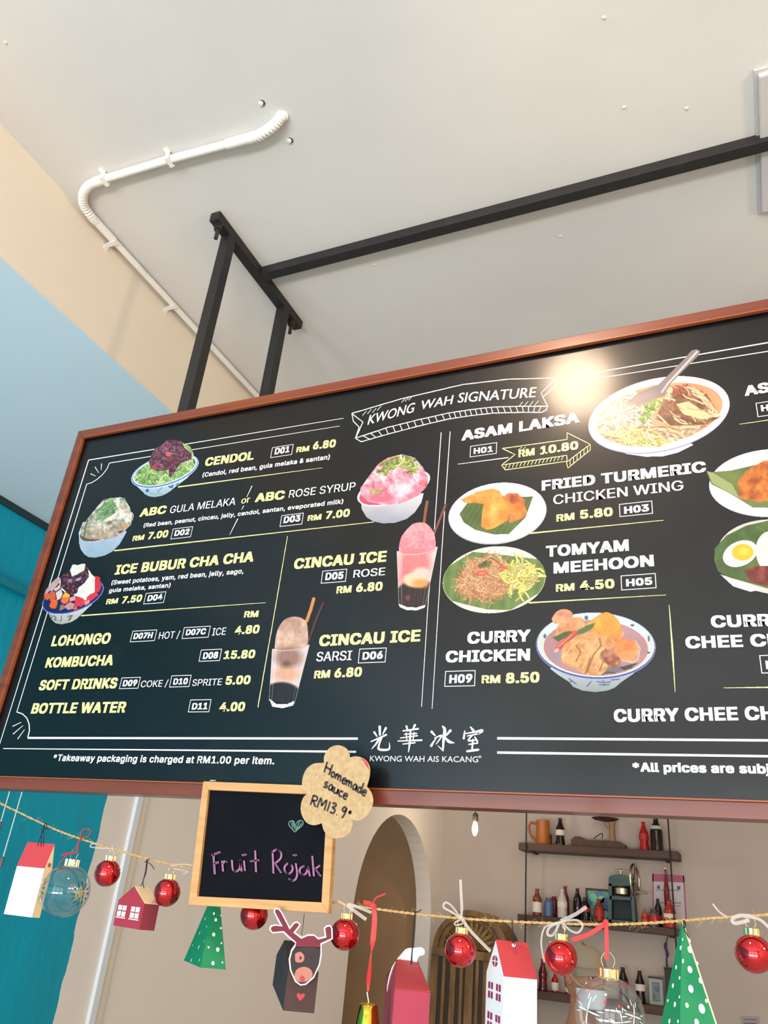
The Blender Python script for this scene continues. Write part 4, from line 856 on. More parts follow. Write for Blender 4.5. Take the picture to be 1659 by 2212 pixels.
for i in range(230):
    p = tp[rnd.randrange(8, len(tp)-2)]; d = Vector((rnd.uniform(-1,1), rnd.uniform(-.6,.2), rnd.uniform(-1,1))).normalized(); l = rnd.uniform(.003,.012); c = Vector((rnd.uniform(-1,1), 0, rnd.uniform(-1,1)))*.003
    fz.tube([p, p+d*l*.5+c, p+d*l], .00016, 3, False)
o = fz.build('loose_fibres', JUTE, tw); o['kind'] = 'stuff'

def red_ball_mat():
    m = mat('red_mirror_glass', (205,6,22), .07, metal=.85, coat=1); return m
REDB = red_ball_mat(); GOLD = mat('gold_cap', (238,222,170), .22, 1, bump=(500, (1,1,1), .3, .0005)); WIRE = mat('thin_wire', (215,205,180), .25, 1)
def organza(name, col, a):
    m = mat(name, col, .6, alpha=a); return m
ORG = organza('white_organza', (232,224,220), .24); ORGE = mat('organza_edge', (236,228,224), .6, alpha=.5); REDR = mat('red_ribbon', (214,40,42), .5, sheen=.3, bump=(200, (1,1,1), .2, .0005)); DREDR = mat('dark_red_thread', (170,44,56), .7); BLK = mat('black_thread', (18,16,18), .8)
def cap_parts(t, c, r, ch, loop=True, gold=GOLD):
    mb = MB(); n = 24; v = []; 
    prof = [(r*1.06, 0), (r, ch*.15), (r, ch*.9), (r*.85, ch), (0, ch*1.02)]
    mb.lathe(prof, c, n); 
    for k in range(10):
        a = 2*math.pi*k/10; p = c+Vector((math.cos(a), math.sin(a), 0))*r*1.02; mb.tube([p+Vector((0,0,ch*.95)), p+Vector((0,0,-ch*.18))], r*.13, 5)
    mb.build('cap', gold, t, True)
    if loop:
        z = ch*1.0; l = r*1.5; pts = [c+Vector((-r*.5,0,z)), c+Vector((-r*.75,0,z+l*.6)), c+Vector((0,0,z+l*1.15)), c+Vector((r*.75,0,z+l*.6)), c+Vector((r*.5,0,z))]
        MB().tube(smoothpts(pts, 5), .0004, 5).build('wire_loop', WIRE, t, 'all'); return c+Vector((0,0,z+l*1.15))
    return c+Vector((0,0,ch))
def ribbonpx(zone, pts, wpx, m, name, parent, y=YG-.003, edge=None, ys=None):
    P = [W(*zp(zone, a, b), y if ys is None else ys[i]) for i, (a, b) in enumerate(pts)]; P = smoothpts(P, 5) if len(P) > 2 else [P[0], (P[0]+P[1])/2, P[1]]
    sc = ZONES[zone][2] if zone else 1; wm = wpx/sc*1.0/1723; wd = []
    for i in range(len(P)):
        t = (P[min(i+1, len(P)-1)]-P[max(i-1, 0)]).normalized(); d = Vector((-t.z, .35, t.x)); wd.append(d)
    o = MB().ribbon(P, wd, wm, .00025).build(name, m, parent, fix=True)
    if edge:
        for s in (-1, 1): MB().tube([p+d.normalized()*wm*.5*s for p, d in zip(P, wd)], .0002, 4).build('ribbon_edge', edge, o)
    return o
R0 = .0218
def bauble(px, capx, label, tie, r=R0, tilt=0, y=YG):
    c = W(px[0], px[1], y); cc = W(capx[0], capx[1], y); d = (cc-c); d.y = 0; d.normalize() if d.length else None
    t = thing('red_bauble', label, 'bauble', tuple(c), 'small red glass baubles on the twine')
    o = MB().lathe([(r*math.sin(math.pi*i/24)+1e-6*(i in (0,24)), -r*math.cos(math.pi*i/24)) for i in range(25)], c, 40).build('glass_ball', REDB, t, 'all', fix=False)
    top = c+Vector((0,0,r*.93)); lp = cap_parts(t, top, r*.36, r*.36)
    s = min(tp, key=lambda p: (p-lp).length)
    for P_, w_ in tie.get('r', []): ribbonpx(tie['z'], P_, w_, ORG, 'ribbon', t, edge=ORGE)
    MB().tube(smoothpts([lp+Vector((-.001,0,-.002)), (lp+s)/2+Vector((-.003,0,0)), s+Vector((0,.001,.002)), (lp+s)/2+Vector((.003,0,0)), lp+Vector((.001,0,-.002))], 4), .0005, 5).build('tie', ORGE, t, 'all')
    return t
bauble((232,1886),(238,1850),'red bauble between the clear ball and the small red house', dict(z='b', r=[([(1040,640),(1030,600),(1024,590)],10), ([(890,560),(840,565),(830,590),(900,600),(1010,606)],10)]))
bauble((361,1928),(369,1888),'red bauble against the right side of the small red house', dict(z='R', r=[([(1100,625),(1160,612),(1230,620)],5), ([(1110,640),(1200,660),(1170,675)],4)]))
bauble((549,1976),(549,1935),'red bauble half hidden behind the bottom of the chalkboard', dict(z='R', r=[]), y=YG+.012)
bauble((745,2018),(749,1973),'red bauble beside the reindeer box antler', dict(z='Z', r=[([(170,880),(240,935),(315,990)],26), ([(180,875),(260,900),(355,938)],22), ([(105,850),(160,880)],8)]))
bauble((995,2052),(997,2008),'red bauble in front of the carved cabinet top', dict(z='T', r=[([(600,0),(605,120),(612,250),(605,345)],24), ([(605,345),(520,235),(465,205),(450,250),(520,290),(610,350)],16), ([(610,350),(700,470),(870,645)],26), ([(600,360),(550,385),(560,410),(620,395)],12)]))
bauble((1212,2068),(1213,2022),'red bauble with a white organza bow, in front of the person in a cap', dict(z='U', r=[([(330,740),(420,700),(495,650)],22), ([(330,745),(430,735),(470,770),(440,815),(390,800),(345,755)],12), ([(330,745),(260,780),(245,825),(280,830),(320,760)],14), ([(320,755),(230,780),(205,880),(225,1005)],9), ([(340,770),(360,800)],10)]))
bauble((1628,2060),(1630,2006),'red bauble at the right edge, beside the larger dotted tree', dict(z='U', r=[([(1560,715),(1480,705),(1430,730),(1450,755),(1540,735)],20), ([(1305,630),(1345,680),(1395,715)],8), ([(1560,715),(1620,740),(1680,800)],16)]))

# clear glass balls
def thin_glass():
    m = bpy.data.materials.new('thin_clear_glass'); m.use_nodes = True; nt = m.node_tree; L = nt.links.new
    for n in list(nt.nodes): nt.nodes.remove(n)
    o = nt.nodes.new('ShaderNodeOutputMaterial'); mx = nt.nodes.new('ShaderNodeMixShader'); tr = nt.nodes.new('ShaderNodeBsdfTransparent'); gl = nt.nodes.new('ShaderNodeBsdfGlossy')
    lw = nt.nodes.new('ShaderNodeLayerWeight'); lw.inputs[0].default_value = .42; mr = nt.nodes.new('ShaderNodeMapRange'); mr.inputs[3].default_value = .05; mr.inputs[4].default_value = .75
    pw = nt.nodes.new('ShaderNodeMath'); pw.operation = 'POWER'; pw.inputs[1].default_value = 1.6
    tr.inputs[0].default_value = (.965,.98,.98,1); gl.inputs['Roughness'].default_value = .02
    L(lw.outputs['Facing'], pw.inputs[0]); L(pw.outputs[0], mr.inputs[0]); L(mr.outputs[0], mx.inputs[0]); L(tr.outputs[0], mx.inputs[1]); L(gl.outputs[0], mx.inputs[2]); L(mx.outputs[0], o.inputs[0]); return m
CLEAR = thin_glass(); PG = mat('gold_glitter_paint', (226,170,90), .5); PGR = mat('dark_green_paint', (30,84,78), .5); PR = mat('red_dot_paint', (204,50,60), .5); PWH = mat('white_frost_paint', (232,236,236), .6)
def petal(mb, c, r, d0, ang, a0, a1, w):
    d0 = Vector(d0).normalized(); u = d0.cross(Vector((0,0,1))).normalized(); v = u.cross(d0); pts = []
    for k in range(12):
        t = 2*math.pi*k/12; rad = (a0+a1)/2+(a1-a0)/2*math.cos(t); tan = w*math.sin(t)
        du = rad*math.cos(ang)-tan*math.sin(ang); dv = rad*math.sin(ang)+tan*math.cos(ang); pts.append(c+(d0+u*du+v*dv).normalized()*r)
    mb.add(pts, [tuple(range(12))])
def flower(t, c, r, d0, cols, dots, scale=1, k8=8, wd=.014):
    rr = r*1.004; g = MB(); e = MB()
    for k in range(k8):
        a = k*2*math.pi/k8+.2; petal(g, c, rr, d0, a, 0, .40*scale, wd*scale)
        for s in (-1, 1): petal(e, c, rr, d0, a+s*.26, .30*scale, .54*scale, .034*scale if k8 == 6 else .012)
    for q, m, nm in ((g, cols[0], 'painted_star'), (e, cols[1], 'painted_petals')): q.build(nm, m, t, fix=False)['kind'] = 'stuff'
    for k in range(dots):
        rd = MB(); petal(rd, c, rr, d0, k*2*math.pi/dots+.5, .60*scale, .72*scale, .055*scale); rd.build('painted_dot', PR, t, fix=False)
def clear_ball(px, r, label, y, flowers, cols):
    c = W(px[0], px[1], y); t = thing('clear_glass_ball', label, 'glass ball', tuple(c), 'clear glass balls on the twine')
    MB().lathe([(r*math.sin(math.pi*i/32)+1e-6*(i in (0,32)), -r*math.cos(math.pi*i/32)) for i in range(33)], c, 48).build('glass_shell', CLEAR, t, 'all', fix=False)
    top = c+Vector((0,0,r*.965)); lp = cap_parts(t, top, r*.26, r*.24)
    for d0, sc in flowers: flower(t, c, r, d0, cols, 3, sc, 6 if cols[0] is PG else 4, .020 if cols[0] is PG else .022)
    return t, c, lp
vx = -.72
b1, c1, lp1 = clear_ball((141,1924), .0425, 'clear glass ball painted with snowflake flowers, hanging beside the white house at left', YG, [((-.55,-.75,0), .95), ((.93,-.10,-.05), .95), ((-.2,1,0), .7)], (PG, PGR))
b2, c2, lp2 = clear_ball((1317,2194), .0435, 'large clear glass ball hung on a red ribbon at the bottom right', YG, [((-.45,-.85,.10), 1.0), ((.75,-.6,.1), .8), ((.2,1,-.2), .8)], (PWH, PWH))
th = MB()
th.tube(smoothpts([W(*zp('b',x,y),YG-.003) for x, y in ((735,510),(745,450),(790,425),(830,450),(800,500),(750,510),(715,570),(700,640),(640,650),(580,700),(540,770),(580,810),(610,800))], 6), .0011, 6)
th.tube(smoothpts([W(*zp('b',x,y),YG-.004) for x, y in ((740,505),(705,580),(690,635),(600,650),(560,665),(640,655),(705,640))], 6), .0010, 6)
th.build('red_thread', DREDR, b1, 'all')
ribbonpx('U', [(622,740),(624,860),(625,985)], 26, REDR, 'red_ribbon', b2); ribbonpx('U', [(622,755),(560,795),(500,830),(400,862)], 26, REDR, 'red_ribbon', b2, y=YG-.005); ribbonpx('U', [(600,765),(618,738),(632,760)], 20, REDR, 'red_ribbon', b2, y=YG-.006)

# gold bell
bc = W(790, 2248, YG); bl = thing('gold_bell', 'shiny gold bell hanging on a long red ribbon at the bottom', 'bell', tuple(bc))
tz = W(790,2167,YG).z; H_ = .062
pr = [(.0005, tz+.0015),(.0105, tz),(.0125, tz-.002),(.0145, tz-.012),(.0175, tz-.028),(.021, tz-.040),(.027, tz-.050),(.031, tz-.055),(.0315, tz-.058),(.029, tz-.058),(.019, tz-.040),(.012, tz-.010),(.0005, tz-.004)]
MB().lathe(pr, (bc.x, YG, 0), 36).build('bell_cup', mat('polished_gold', (226,190,70), .1, 1), bl, True, fix=False)
MB().tube([(bc.x, YG, tz-.004),(bc.x, YG, tz-.054)], .001, 6).lathe([(.0005,tz-.065),(.005,tz-.060),(.0005,tz-.054)], (bc.x,YG,0), 12).build('clapper', GOLD, bl, True)
MB().tube([(bc.x, YG, tz), W(793,2143,YG)], .0014, 8).build('stem', GOLD, bl, True)
P = [W(*zp('S',a,b),YG-.003) for a, b in ((420,620),(435,760),(420,1000),(395,1200),(370,1450),(350,1640),(345,1770))]; P = smoothpts(P, 6); n = len(P)
MB().ribbon(P, [Vector((math.cos(.3+i*.06), .5*math.sin(i*.18)-.2, 0)) for i in range(n)], [.0078-.0032*abs(i/n-.35) if i < n-8 else .0078*(n-i)/12+.001 for i in range(n)], .0003).build('red_ribbon', REDR, bl)
ribbonpx('S', [(415,600),(430,540),(460,495),(520,470),(580,445)], 26, REDR, 'red_ribbon', bl); ribbonpx('S', [(430,600),(360,575),(285,560)], 66, REDR, 'red_ribbon', bl, y=YG-.0035); ribbonpx('S', [(400,590),(425,620),(450,600)], 60, REDR, 'knot', bl, y=YG-.006)

# paper houses
WPAP = mat('white_card', (240,240,240), .7); RPAP = mat('red_card', (186,56,64), .65); MPAP = mat('maroon_card', (158,40,66), .65); DPAP = mat('dark_red_card', (124,36,50), .7); TPAP = mat('cream_card', (236,212,168), .75, noise=((220,190,140), 40, (1,1,1), .5, .8)); BRP = mat('brown_card', (66,38,34), .7); BRD = mat('dark_brown_card', (42,31,35), .7); CRS = mat('crossbar_purple', (150,40,84), .6)
def kxy(u, v): d = kray(u, v); return d[0]
def solve(O, ax, k): return (k*O.y-O.x)/(ax[0]-k*ax[1])
def zat(px, P): return kray(*px)[2]*P.y+CZ
class House:
    """card house: near vertical edge at O, face A runs left-back, face B runs right-back"""
    def __init__(s, name, label, near_top, y0, th, pa, pb, h, apex, gable='A', mats=None, hip=0, roofname='roof'):
        O = W(*near_top, y0); a = Vector((-math.cos(th), math.sin(th), 0)); b = Vector((math.sin(th), math.cos(th), 0))
        la = solve(O, a, kxy(*pa)); lb = solve(O, b, kxy(*pb)); s.O, s.a, s.b, s.la, s.lb = O, a, b, la, lb
        s.t = thing(name, label, 'ornament', (O.x, O.y, O.z-h)); Z = Vector((0,0,1)); hh = Vector((0,0,-h))
        P = lambda i, j, z=0: O+a*la*i+b*lb*j+Z*z; s.P = P
        mA, mB, mR1, mR2 = mats; th_ = .0006
        if gable == 'A': e0, e1 = P(.5, hip), P(.5, 1-hip)
        else: e0, e1 = P(hip, .5), P(1-hip, .5)
        r = zat(apex, e0)-O.z; s.r = r; e0 = e0+Z*r; e1 = e1+Z*r; s.e0, s.e1 = e0, e1
        mb = MB(); mb.add([P(0,0),P(1,0),P(1,1),P(0,1),P(0,0)+hh,P(1,0)+hh,P(1,1)+hh,P(0,1)+hh], [(0,4,5,1),(1,5,6,2),(2,6,7,3),(3,7,4,0),(4,7,6,5)])
        me = mb.build('walls', mA, s.t); me.data.materials.append(mB)
        for i, pl_ in enumerate(me.data.polygons):
            if abs(Vector(pl_.normal).dot(a)) > .9: pl_.material_index = 1      # faces whose plane contains b
        lf = Vector((0,0,.0004))
        if gable == 'A':
            MB().add([P(0,0),P(1,0),e0],[(0,1,2)]).add([P(0,1),P(1,1),e1],[(0,2,1)]).build('gable', mA, s.t)
            MB().prism([P(0,0)+lf,P(0,1)+lf,e1+lf,e0+lf], Vector((0,0,.0007))).build(roofname, mR1, s.t); MB().prism([P(1,0)+lf,P(1,1)+lf,e1+lf,e0+lf], Vector((0,0,.0007))).build(roofname, mR2, s.t)
        else:
            MB().add([P(0,0),P(0,1),e0],[(0,2,1)]).add([P(1,0),P(1,1),e1],[(0,1,2)]).build('gable', mB, s.t)
            MB().prism([P(0,0)+lf,P(1,0)+lf,e1+lf,e0+lf], Vector((0,0,.0007))).build(roofname, mR1, s.t); MB().prism([P(0,1)+lf,P(1,1)+lf,e1+lf,e0+lf], Vector((0,0,.0007))).build(roofname, mR2, s.t)
        s.h = h
    def win(s, face, i0, i1, z0, z1, glass, name='window', nx=2, nz=2, gap=.12, sill=None):
        ax, l = (s.a, s.la) if face == 'A' else (s.b, s.lb); n = -(s.b if face == 'A' else s.a)*.0004; w = MB(); W_ = i1-i0; Hh = z1-z0
        for p in range(nx):
            for q in range(nz):
                x0 = i0+W_*(p/nx)+W_*gap/2*(p > 0); x1 = i0+W_*((p+1)/nx)-W_*gap/2*(p < nx-1); y0 = z0+Hh*q/nz+Hh*gap/2*(q > 0); y1 = z0+Hh*(q+1)/nz-Hh*gap/2*(q < nz-1)
                w.add([s.O+ax*l*x+Vector((0,0,z*s.h))+n for x, z in ((x0,y0),(x1,y0),(x1,y1),(x0,y1))], [(0,1,2,3)])
        if sill: w.add([s.O+ax*l*x+Vector((0,0,z*s.h))+n for x, z in ((i0-W_*.08,z0-Hh*.16),(i1+W_*.08,z0-Hh*.16),(i1+W_*.08,z0-Hh*.07),(i0-W_*.08,z0-Hh*.07))], [(0,1,2,3)])
        w.build(name, glass, s.t, fix=False)
    def cord(s, zone, pts, y=YG, r=.0007, m=BLK):
        MB().tube(smoothpts([W(*zp(zone, a, b), y) for a, b in pts], 5), r, 5).build('cord', m, s.t, 'all')
Rz = lambda x, y: zp('R', x, y)
O_ = W(*Rz(285,640), YG-.02); hh = O_.z-W(*Rz(215,955), YG-.02).z
h1_ = House('paper_house', 'tall white card house with red roof, leftmost on the twine over the teal wall', Rz(285,640), YG-.02, 0, Rz(105,638), Rz(335,640), hh, Rz(345,488), 'B', (WPAP, TPAP, RPAP, RPAP))
h1_.win('B', .35, .65, .04, .12, CRS, nx=2, nz=1)
for q in ([(290,345),(275,400),(250,460),(240,500)], [(292,350),(270,390),(262,500)], [(290,385),(315,388)], [(280,380),(280,430),(275,500),(255,600),(215,662)], [(290,345),(300,375),(278,390)]): h1_.cord('R', q, YG-.012)
O_ = W(*Rz(925,866), YG-.02); hh = O_.z-W(*Rz(915,1035), YG-.02).z
h2_ = House('paper_house', 'small red card house with two white windows and speckled cream roof', Rz(925,866), YG-.02, .42, Rz(757,850), Rz(1018,880), hh, Rz(868,757), 'A', (mat('rose_card', (166,46,64), .65), DPAP, TPAP, DPAP))
h2_.win('A', .12, .44, -.60, -.16, WPAP, sill=1, gap=.10); h2_.win('A', .62, .94, -.60, -.16, WPAP, sill=1, gap=.10)
for q in ([(940,580),(930,660),(912,730),(900,752)], [(943,580),(936,660),(915,725),(922,765)], [(940,595),(970,620),(988,645)], [(925,600),(945,590),(955,575)]): h2_.cord('R', q, YG-.012)
Sz = lambda x, y: zp('S', x, y)
h3_ = House('paper_box', 'tall red card box with white curled flap, right of the gold bell', Sz(708,1735), YG-.03, 1.12, Sz(575,1760), Sz(1192,1785), .115, Sz(832,1357), 'A', (MPAP, MPAP, RPAP, RPAP), hip=.16, roofname='flap')
yc3 = h3_.e0.y-.003
curl = [(725,1500),(738,1330),(800,1260),(850,1200),(900,1180),(980,1178),(1050,1168),(1090,1180),(1115,1215),(1112,1260),(1090,1280),(1050,1285),(1020,1320),(1005,1380),(900,1400),(800,1400),(760,1450)]
MB().prism([W(*zp('S',x,y), yc3+.012) for x, y in curl], (0,.0009,0)).build('white_curl', WPAP, h3_.t)
side = [(718,1365),(732,1340),(730,1500),(705,1735),(640,1740),(605,1772),(612,1690),(640,1560),(680,1440)]
MB().prism([W(*zp('S',x,y), yc3-.004) for x, y in side], (0,.0009,0)).build('side_flap', DPAP, h3_.t)
MB().tube([W(*zp('S',x,y), yc3-.0045) for x, y in ((718,1367),(680,1440),(640,1560),(612,1690),(603,1772))], [.0004,.0012,.0012,.0009,.0004], 5).build('white_edge', WPAP, h3_.t); MB().tube([W(*zp('S',x,y), yc3-.02) for x, y in ((790,1440),(735,1530),(714,1650),(712,1732))], .0006, 4).build('white_edge', WPAP, h3_.t)
MB().lathe([(.0012,-.0002),(.0026,0),(.0012,.0004)], W(*zp('S',937,1412), h3_.e0.y-.004), 10, (0,-1,.3)).build('eyelet', WPAP, h3_.t)
for q in ([(982,690),(960,1000),(940,1250),(928,1405)], [(985,690),(966,1000),(946,1250),(942,1405)], [(975,695),(1020,690),(1070,662)]): h3_.cord('S', q, YG-.002)
Tz = lambda x, y: zp('T', x, y)
h4_ = House('paper_house', 'large tall white card house with red roof and maroon panes, right of centre', Tz(988,868), YG-.035, 1.02, Tz(833,850), Tz(1286,890), .135, Tz(916,546), 'A', (WPAP, WPAP, RPAP, RPAP))
for zz_ in (-.22, -.48, -.74):
    h4_.win('A', .14, .40, zz_, zz_+.14, CRS, gap=.16); h4_.win('A', .58, .86, zz_, zz_+.14, CRS, gap=.16)
g_ = MB(); cx_ = .5
for qd in range(4):
    ang0 = qd*math.pi/2+.12; pts_ = [h4_.O+h4_.a*h4_.la*(cx_-.03*(1 if qd in (0,3) else -1)*-1)+Vector((0,0,h4_.r*.38+.0008*(1 if qd < 2 else -1)))]
    for k in range(6):
        an = ang0+k*(math.pi/2-.24)/5; pts_.append(h4_.O+h4_.a*h4_.la*(cx_+.16*math.cos(an))+Vector((0,0,h4_.r*(.38+.17*math.sin(an)))))
    g_.add([p-h4_.b*.0005 for p in pts_], [tuple(range(7))])
g_.build('round_window', CRS, h4_.t, fix=False)
MB().lathe([(.0012,-.0002),(.0026,0),(.0012,.0004)], W(*Tz(1077,585), h4_.e0.y-.006), 10, (0,-1,.3)).build('eyelet', WPAP, h4_.t)
for q in ([(1063,365),(1066,430),(1072,500),(1070,575)], [(1064,365),(1068,470),(1085,500),(1082,590)], [(1072,465),(1095,530)], [(1070,470),(1058,520)]): h4_.cord('T', q, YG-.004)

# dotted paper trees
TG = mat('green_card', (4,126,80), .6); TGD = mat('green_card_shade', (0,120,76), .6)
def tree(label, y0, th, near, pa, pb, apex, dl, dr, zone, cord, y_a=None):
    O = W(*zp(zone, *near), y0); a = Vector((-math.cos(th), math.sin(th), 0)); b = Vector((math.sin(th), math.cos(th), 0)); la = solve(O, a, kxy(*zp(zone, *pa))); lb = solve(O, b, kxy(*zp(zone, *pb)))
    cen = O+(a*la+b*lb)/2; ap = Vector((cen.x, cen.y, zat(zp(zone, *apex), cen))); t = thing('paper_tree', label, 'ornament', tuple(O), 'dotted green paper trees on the twine')
    A_1 = O+a*la; B_1 = O+b*lb; Cc = A_1+b*lb
    MB().prism([O, A_1, ap], -(O-A_1).cross(ap-A_1).normalized()*0+Vector((0,.0005,0))).build('side', TG, t); MB().prism([O, B_1, ap], Vector((0,.0005,0))).build('side', TG, t)
    MB().prism([Cc, B_1, ap], Vector((0,-.0003,0))).build('side', TG, t); MB().prism([Cc, A_1, ap], Vector((0,-.0003,0))).build('side', TG, t); MB().add([O, A_1, Cc, B_1], [(0,1,2,3)]).build('base', TG, t)
    cam0 = Vector((0,0,CZ))
    for lst, Q in ((dl, A_1), (dr, B_1)):
        n = (Q-O).cross(ap-O).normalized(); n = -n if n.y > 0 else n; e1 = (Q-O).normalized(); e2 = n.cross(e1)
        for x, y, r in lst:
            d = Vector(kray(*zp(zone, x, y))); s_ = (O-cam0).dot(n)/d.dot(n); p = cam0+d*s_+n*.0006; rm = r/ZONES[zone][2]*p.y*1.05/1723; rm2 = rm*1.25
            MB().add([p+e1*rm*math.cos(k*.5236)+e2*rm2*math.sin(k*.5236) for k in range(12)], [tuple(range(12))]).build('white_dot', WPAP, t, fix=False)
    for q in cord: MB().tube(smoothpts([W(*zp(zone, *p), YG-.02) for p in q], 4), .0007, 5).build('cord', BLK, t, 'all')
    return t, O, A_1, B_1, ap
tree('green dotted card tree hanging under the left half of the chalkboard', YG-.02, .75, (1283,1275), (1170,1265), (1443,1288), (1400,722),
     [(1315,962,7),(1325,1013,6),(1280,1053,8),(1308,1106,5),(1235,1132,5),(1274,1144,10),(1226,1228,9),(1278,1227,7)], [(1368,930,7),(1380,970,9),(1413,1023,6),(1367,1064,10),(1416,1119,5),(1334,1146,6),(1393,1160,11),(1362,1247,10),(1423,1243,5),(1413,942,4)], 'R', [])
T2 = tree('large green dotted card tree at the bottom right', YG-.03, .95, (1094,1520), (958,1510), (1372,1525), (1136,738),
     [(1114,860,6),(1102,913,9),(1117,998,9),(1073,1038,8),(1095,1106,7),(1052,1156,9),(1094,1228,6),(1020,1252,6),(1065,1276,10),(1030,1384,9),(1085,1385,7)], [(1154,868,7),(1157,924,13),(1157,1052,13),(1203,1012,7),(1225,1122,11),(1163,1176,14),(1262,1253,7),(1138,1281,9),(1233,1303,17),(1200,1390,12)], 'U', [[(1118,735),(1122,790),(1150,845)],[(1122,735),(1128,770),(1122,790)]])
MB().tube([T2[4], T2[3]], .0011, 5).build('cream_edge', TPAP, T2[0])

# reindeer box
Vz = lambda x, y: zp('V', x, y)
O_ = W(*Vz(838,1790), YG-.03); hh = O_.z-W(*Vz(805,2085), YG-.03).z
rb = House('reindeer_box', 'brown card gift box with a red-antlered reindeer face, below the chalkboard', Vz(838,1790), YG-.03, 1.0, Vz(735,1790), Vz(1066,1795), hh, Vz(868,1570), 'A', (BRD, BRP, BRP, BRD), roofname='flap')
yr = YG-.036
WOUT = WPAP; MAR = mat('maroon_face_card', (112,20,38), .65); DBR = mat('dark_brown_face', (46,27,25), .65); SAL = mat('salmon_print', (180,112,94), .65); RNO = mat('nose_red', (170,60,58), .65)
def flat(pts, y, m, name, parent, th=.0006, sm=False):
    if sm: pts = [(p.x, p.y) for p in smoothpts([(a, b, 0) for a, b in pts+[pts[0]]], 4)][:-1]
    return MB().prism([W(*Vz(a, b), y) for a, b in pts], (0, th, 0)).build(name, m, parent)
head = [(893,1582),(835,1535),(800,1500),(720,1508),(697,1480),(705,1448),(740,1440),(778,1447),(765,1420),(728,1345),(740,1318),(770,1320),(792,1350),(850,1462),(880,1425),(905,1418),(930,1440),(915,1468),(890,1500),(940,1535),(985,1515),(1030,1515),(1062,1540),(1112,1530),(1104,1470),(1120,1450),(1150,1445),(1168,1470),(1170,1550),(1085,1592),(1088,1660),(1075,1740),(1030,1840),(970,1892),(930,1898),(890,1870),(850,1780),(842,1700),(860,1630)]
flat(head, yr, WOUT, 'face_card', rb.t, .0008)
antl = [(898,1574),(845,1528),(805,1490),(722,1498),(707,1478),(714,1458),(742,1450),(798,1456),(775,1416),(738,1345),(745,1328),(765,1330),(784,1354),(848,1480),(885,1434),(903,1428),(920,1442),(907,1462),(874,1502),(935,1548),(985,1526),(1030,1526),(1062,1554),(1124,1538),(1114,1472),(1125,1460),(1148,1455),(1158,1472),(1160,1544),(1078,1582),(1078,1620),(980,1605),(888,1618)]
flat(antl, yr-.0007, MAR, 'antlers_and_brow', rb.t)
flat([(888,1612),(980,1605),(1078,1614),(1078,1660),(1066,1736),(1024,1830),(966,1882),(932,1888),(896,1862),(860,1778),(853,1700),(868,1640)], yr-.0007, DBR, 'muzzle_card', rb.t)
flat([(890,1660),(925,1645),(955,1670),(955,1710),(925,1726),(892,1715)], yr-.0014, SAL, 'eye_patch', rb.t, sm=True)
flat([(922,1682),(932,1680),(938,1692),(932,1702),(922,1700)], yr-.002, DBR, 'eye', rb.t); flat([(992,1690),(1002,1690),(1004,1704),(994,1706)], yr-.002, MAR, 'eye', rb.t)
flat([(882,1830),(900,1780),(950,1757),(1000,1772),(1020,1808),(1010,1840),(970,1868),(940,1872),(900,1862)], yr-.0014, SAL, 'snout', rb.t, sm=True)
flat([(925,1835),(940,1822),(958,1835),(958,1865),(945,1874),(928,1866)], yr-.002, RNO, 'nose', rb.t, sm=True)
fb = rb.O+rb.b*rb.lb*.5; n_ = -rb.a*.0005
MB().add([rb.O+rb.b*rb.lb*x+Vector((0,0,-z*rb.h))+rb.a*(-.0006) for x, z in ((.50,.72),(.38,.62),(.38,.54),(.45,.52),(.50,.57),(.57,.52),(.64,.54),(.62,.62))], [tuple(range(8))]).build('heart', mat('pink_heart', (186,56,70), .6), rb.t, fix=False)
MB().tube([W(*Vz(958,1360), YG), W(*Vz(950,1440), YG-.01), W(*Vz(938,1520), YG-.02)], .0005, 5).build('cord', BLK, rb.t)

# ---------------------------------------------------------------- far-left pull cords
for (a, b, l) in (((80,110),(8,360),'thin white pull cord with grey toggle, nearest the left edge'), ((195,110),(30,680),'longer thin white pull cord with grey toggle on the teal wall')):
    y_ = 2.0; p = W(*zp('b', *a), y_); q = W(*zp('b', *b), y_); q.x = p.x+(q.x-p.x)*.0+ (q.x-p.x)*1; t = thing('pull_cord', l, 'cord', tuple(q), 'pull cords by the teal wall')
    top = p+(p-q).normalized()*3; top = p+(p-q)*((SOF-p.z)/(p.z-q.z)); MB().tube([top, q], .0016, 6).build('string', PVC, t); MB().lathe([(.004,-.03),(.0065,-.028),(.0065,-.004),(.002,0)], q, 10).build('toggle', mat('grey_toggle', (90,96,104), .5), t, True)

# ---------------------------------------------------------------- hanging bulb
bq = W(1026,1791,6.3); bu = thing('filament_bulb', 'lit filament bulb hanging in front of the inner wall', 'lamp', tuple(bq))
z0 = bq.z
MB().lathe([(.0005,z0-.05),(.009,z0-.046),(.018,z0-.028),(.024,z0-.004),(.021,z0+.02),(.015,z0+.045),(.013,z0+.055)], (bq.x,bq.y,0), 24).build('glass', mat('glowing_bulb', (255,226,180), .3, emit=((255,214,160), 28)), bu, 'all')
MB().lathe([(.017,z0+.052),(.021,z0+.056),(.021,z0+.105),(.010,z0+.118)], (bq.x,bq.y,0), 18).build('socket', mat('dark_socket', (50,44,42), .5), bu, True)
MB().tube([(bq.x,bq.y,z0+.115),(bq.x,bq.y,CEIL)], .003, 6).build('flex', BLK, bu); point('bulb_light', (bq.x,bq.y-.08,z0), 9, .05, (1,.8,.58))
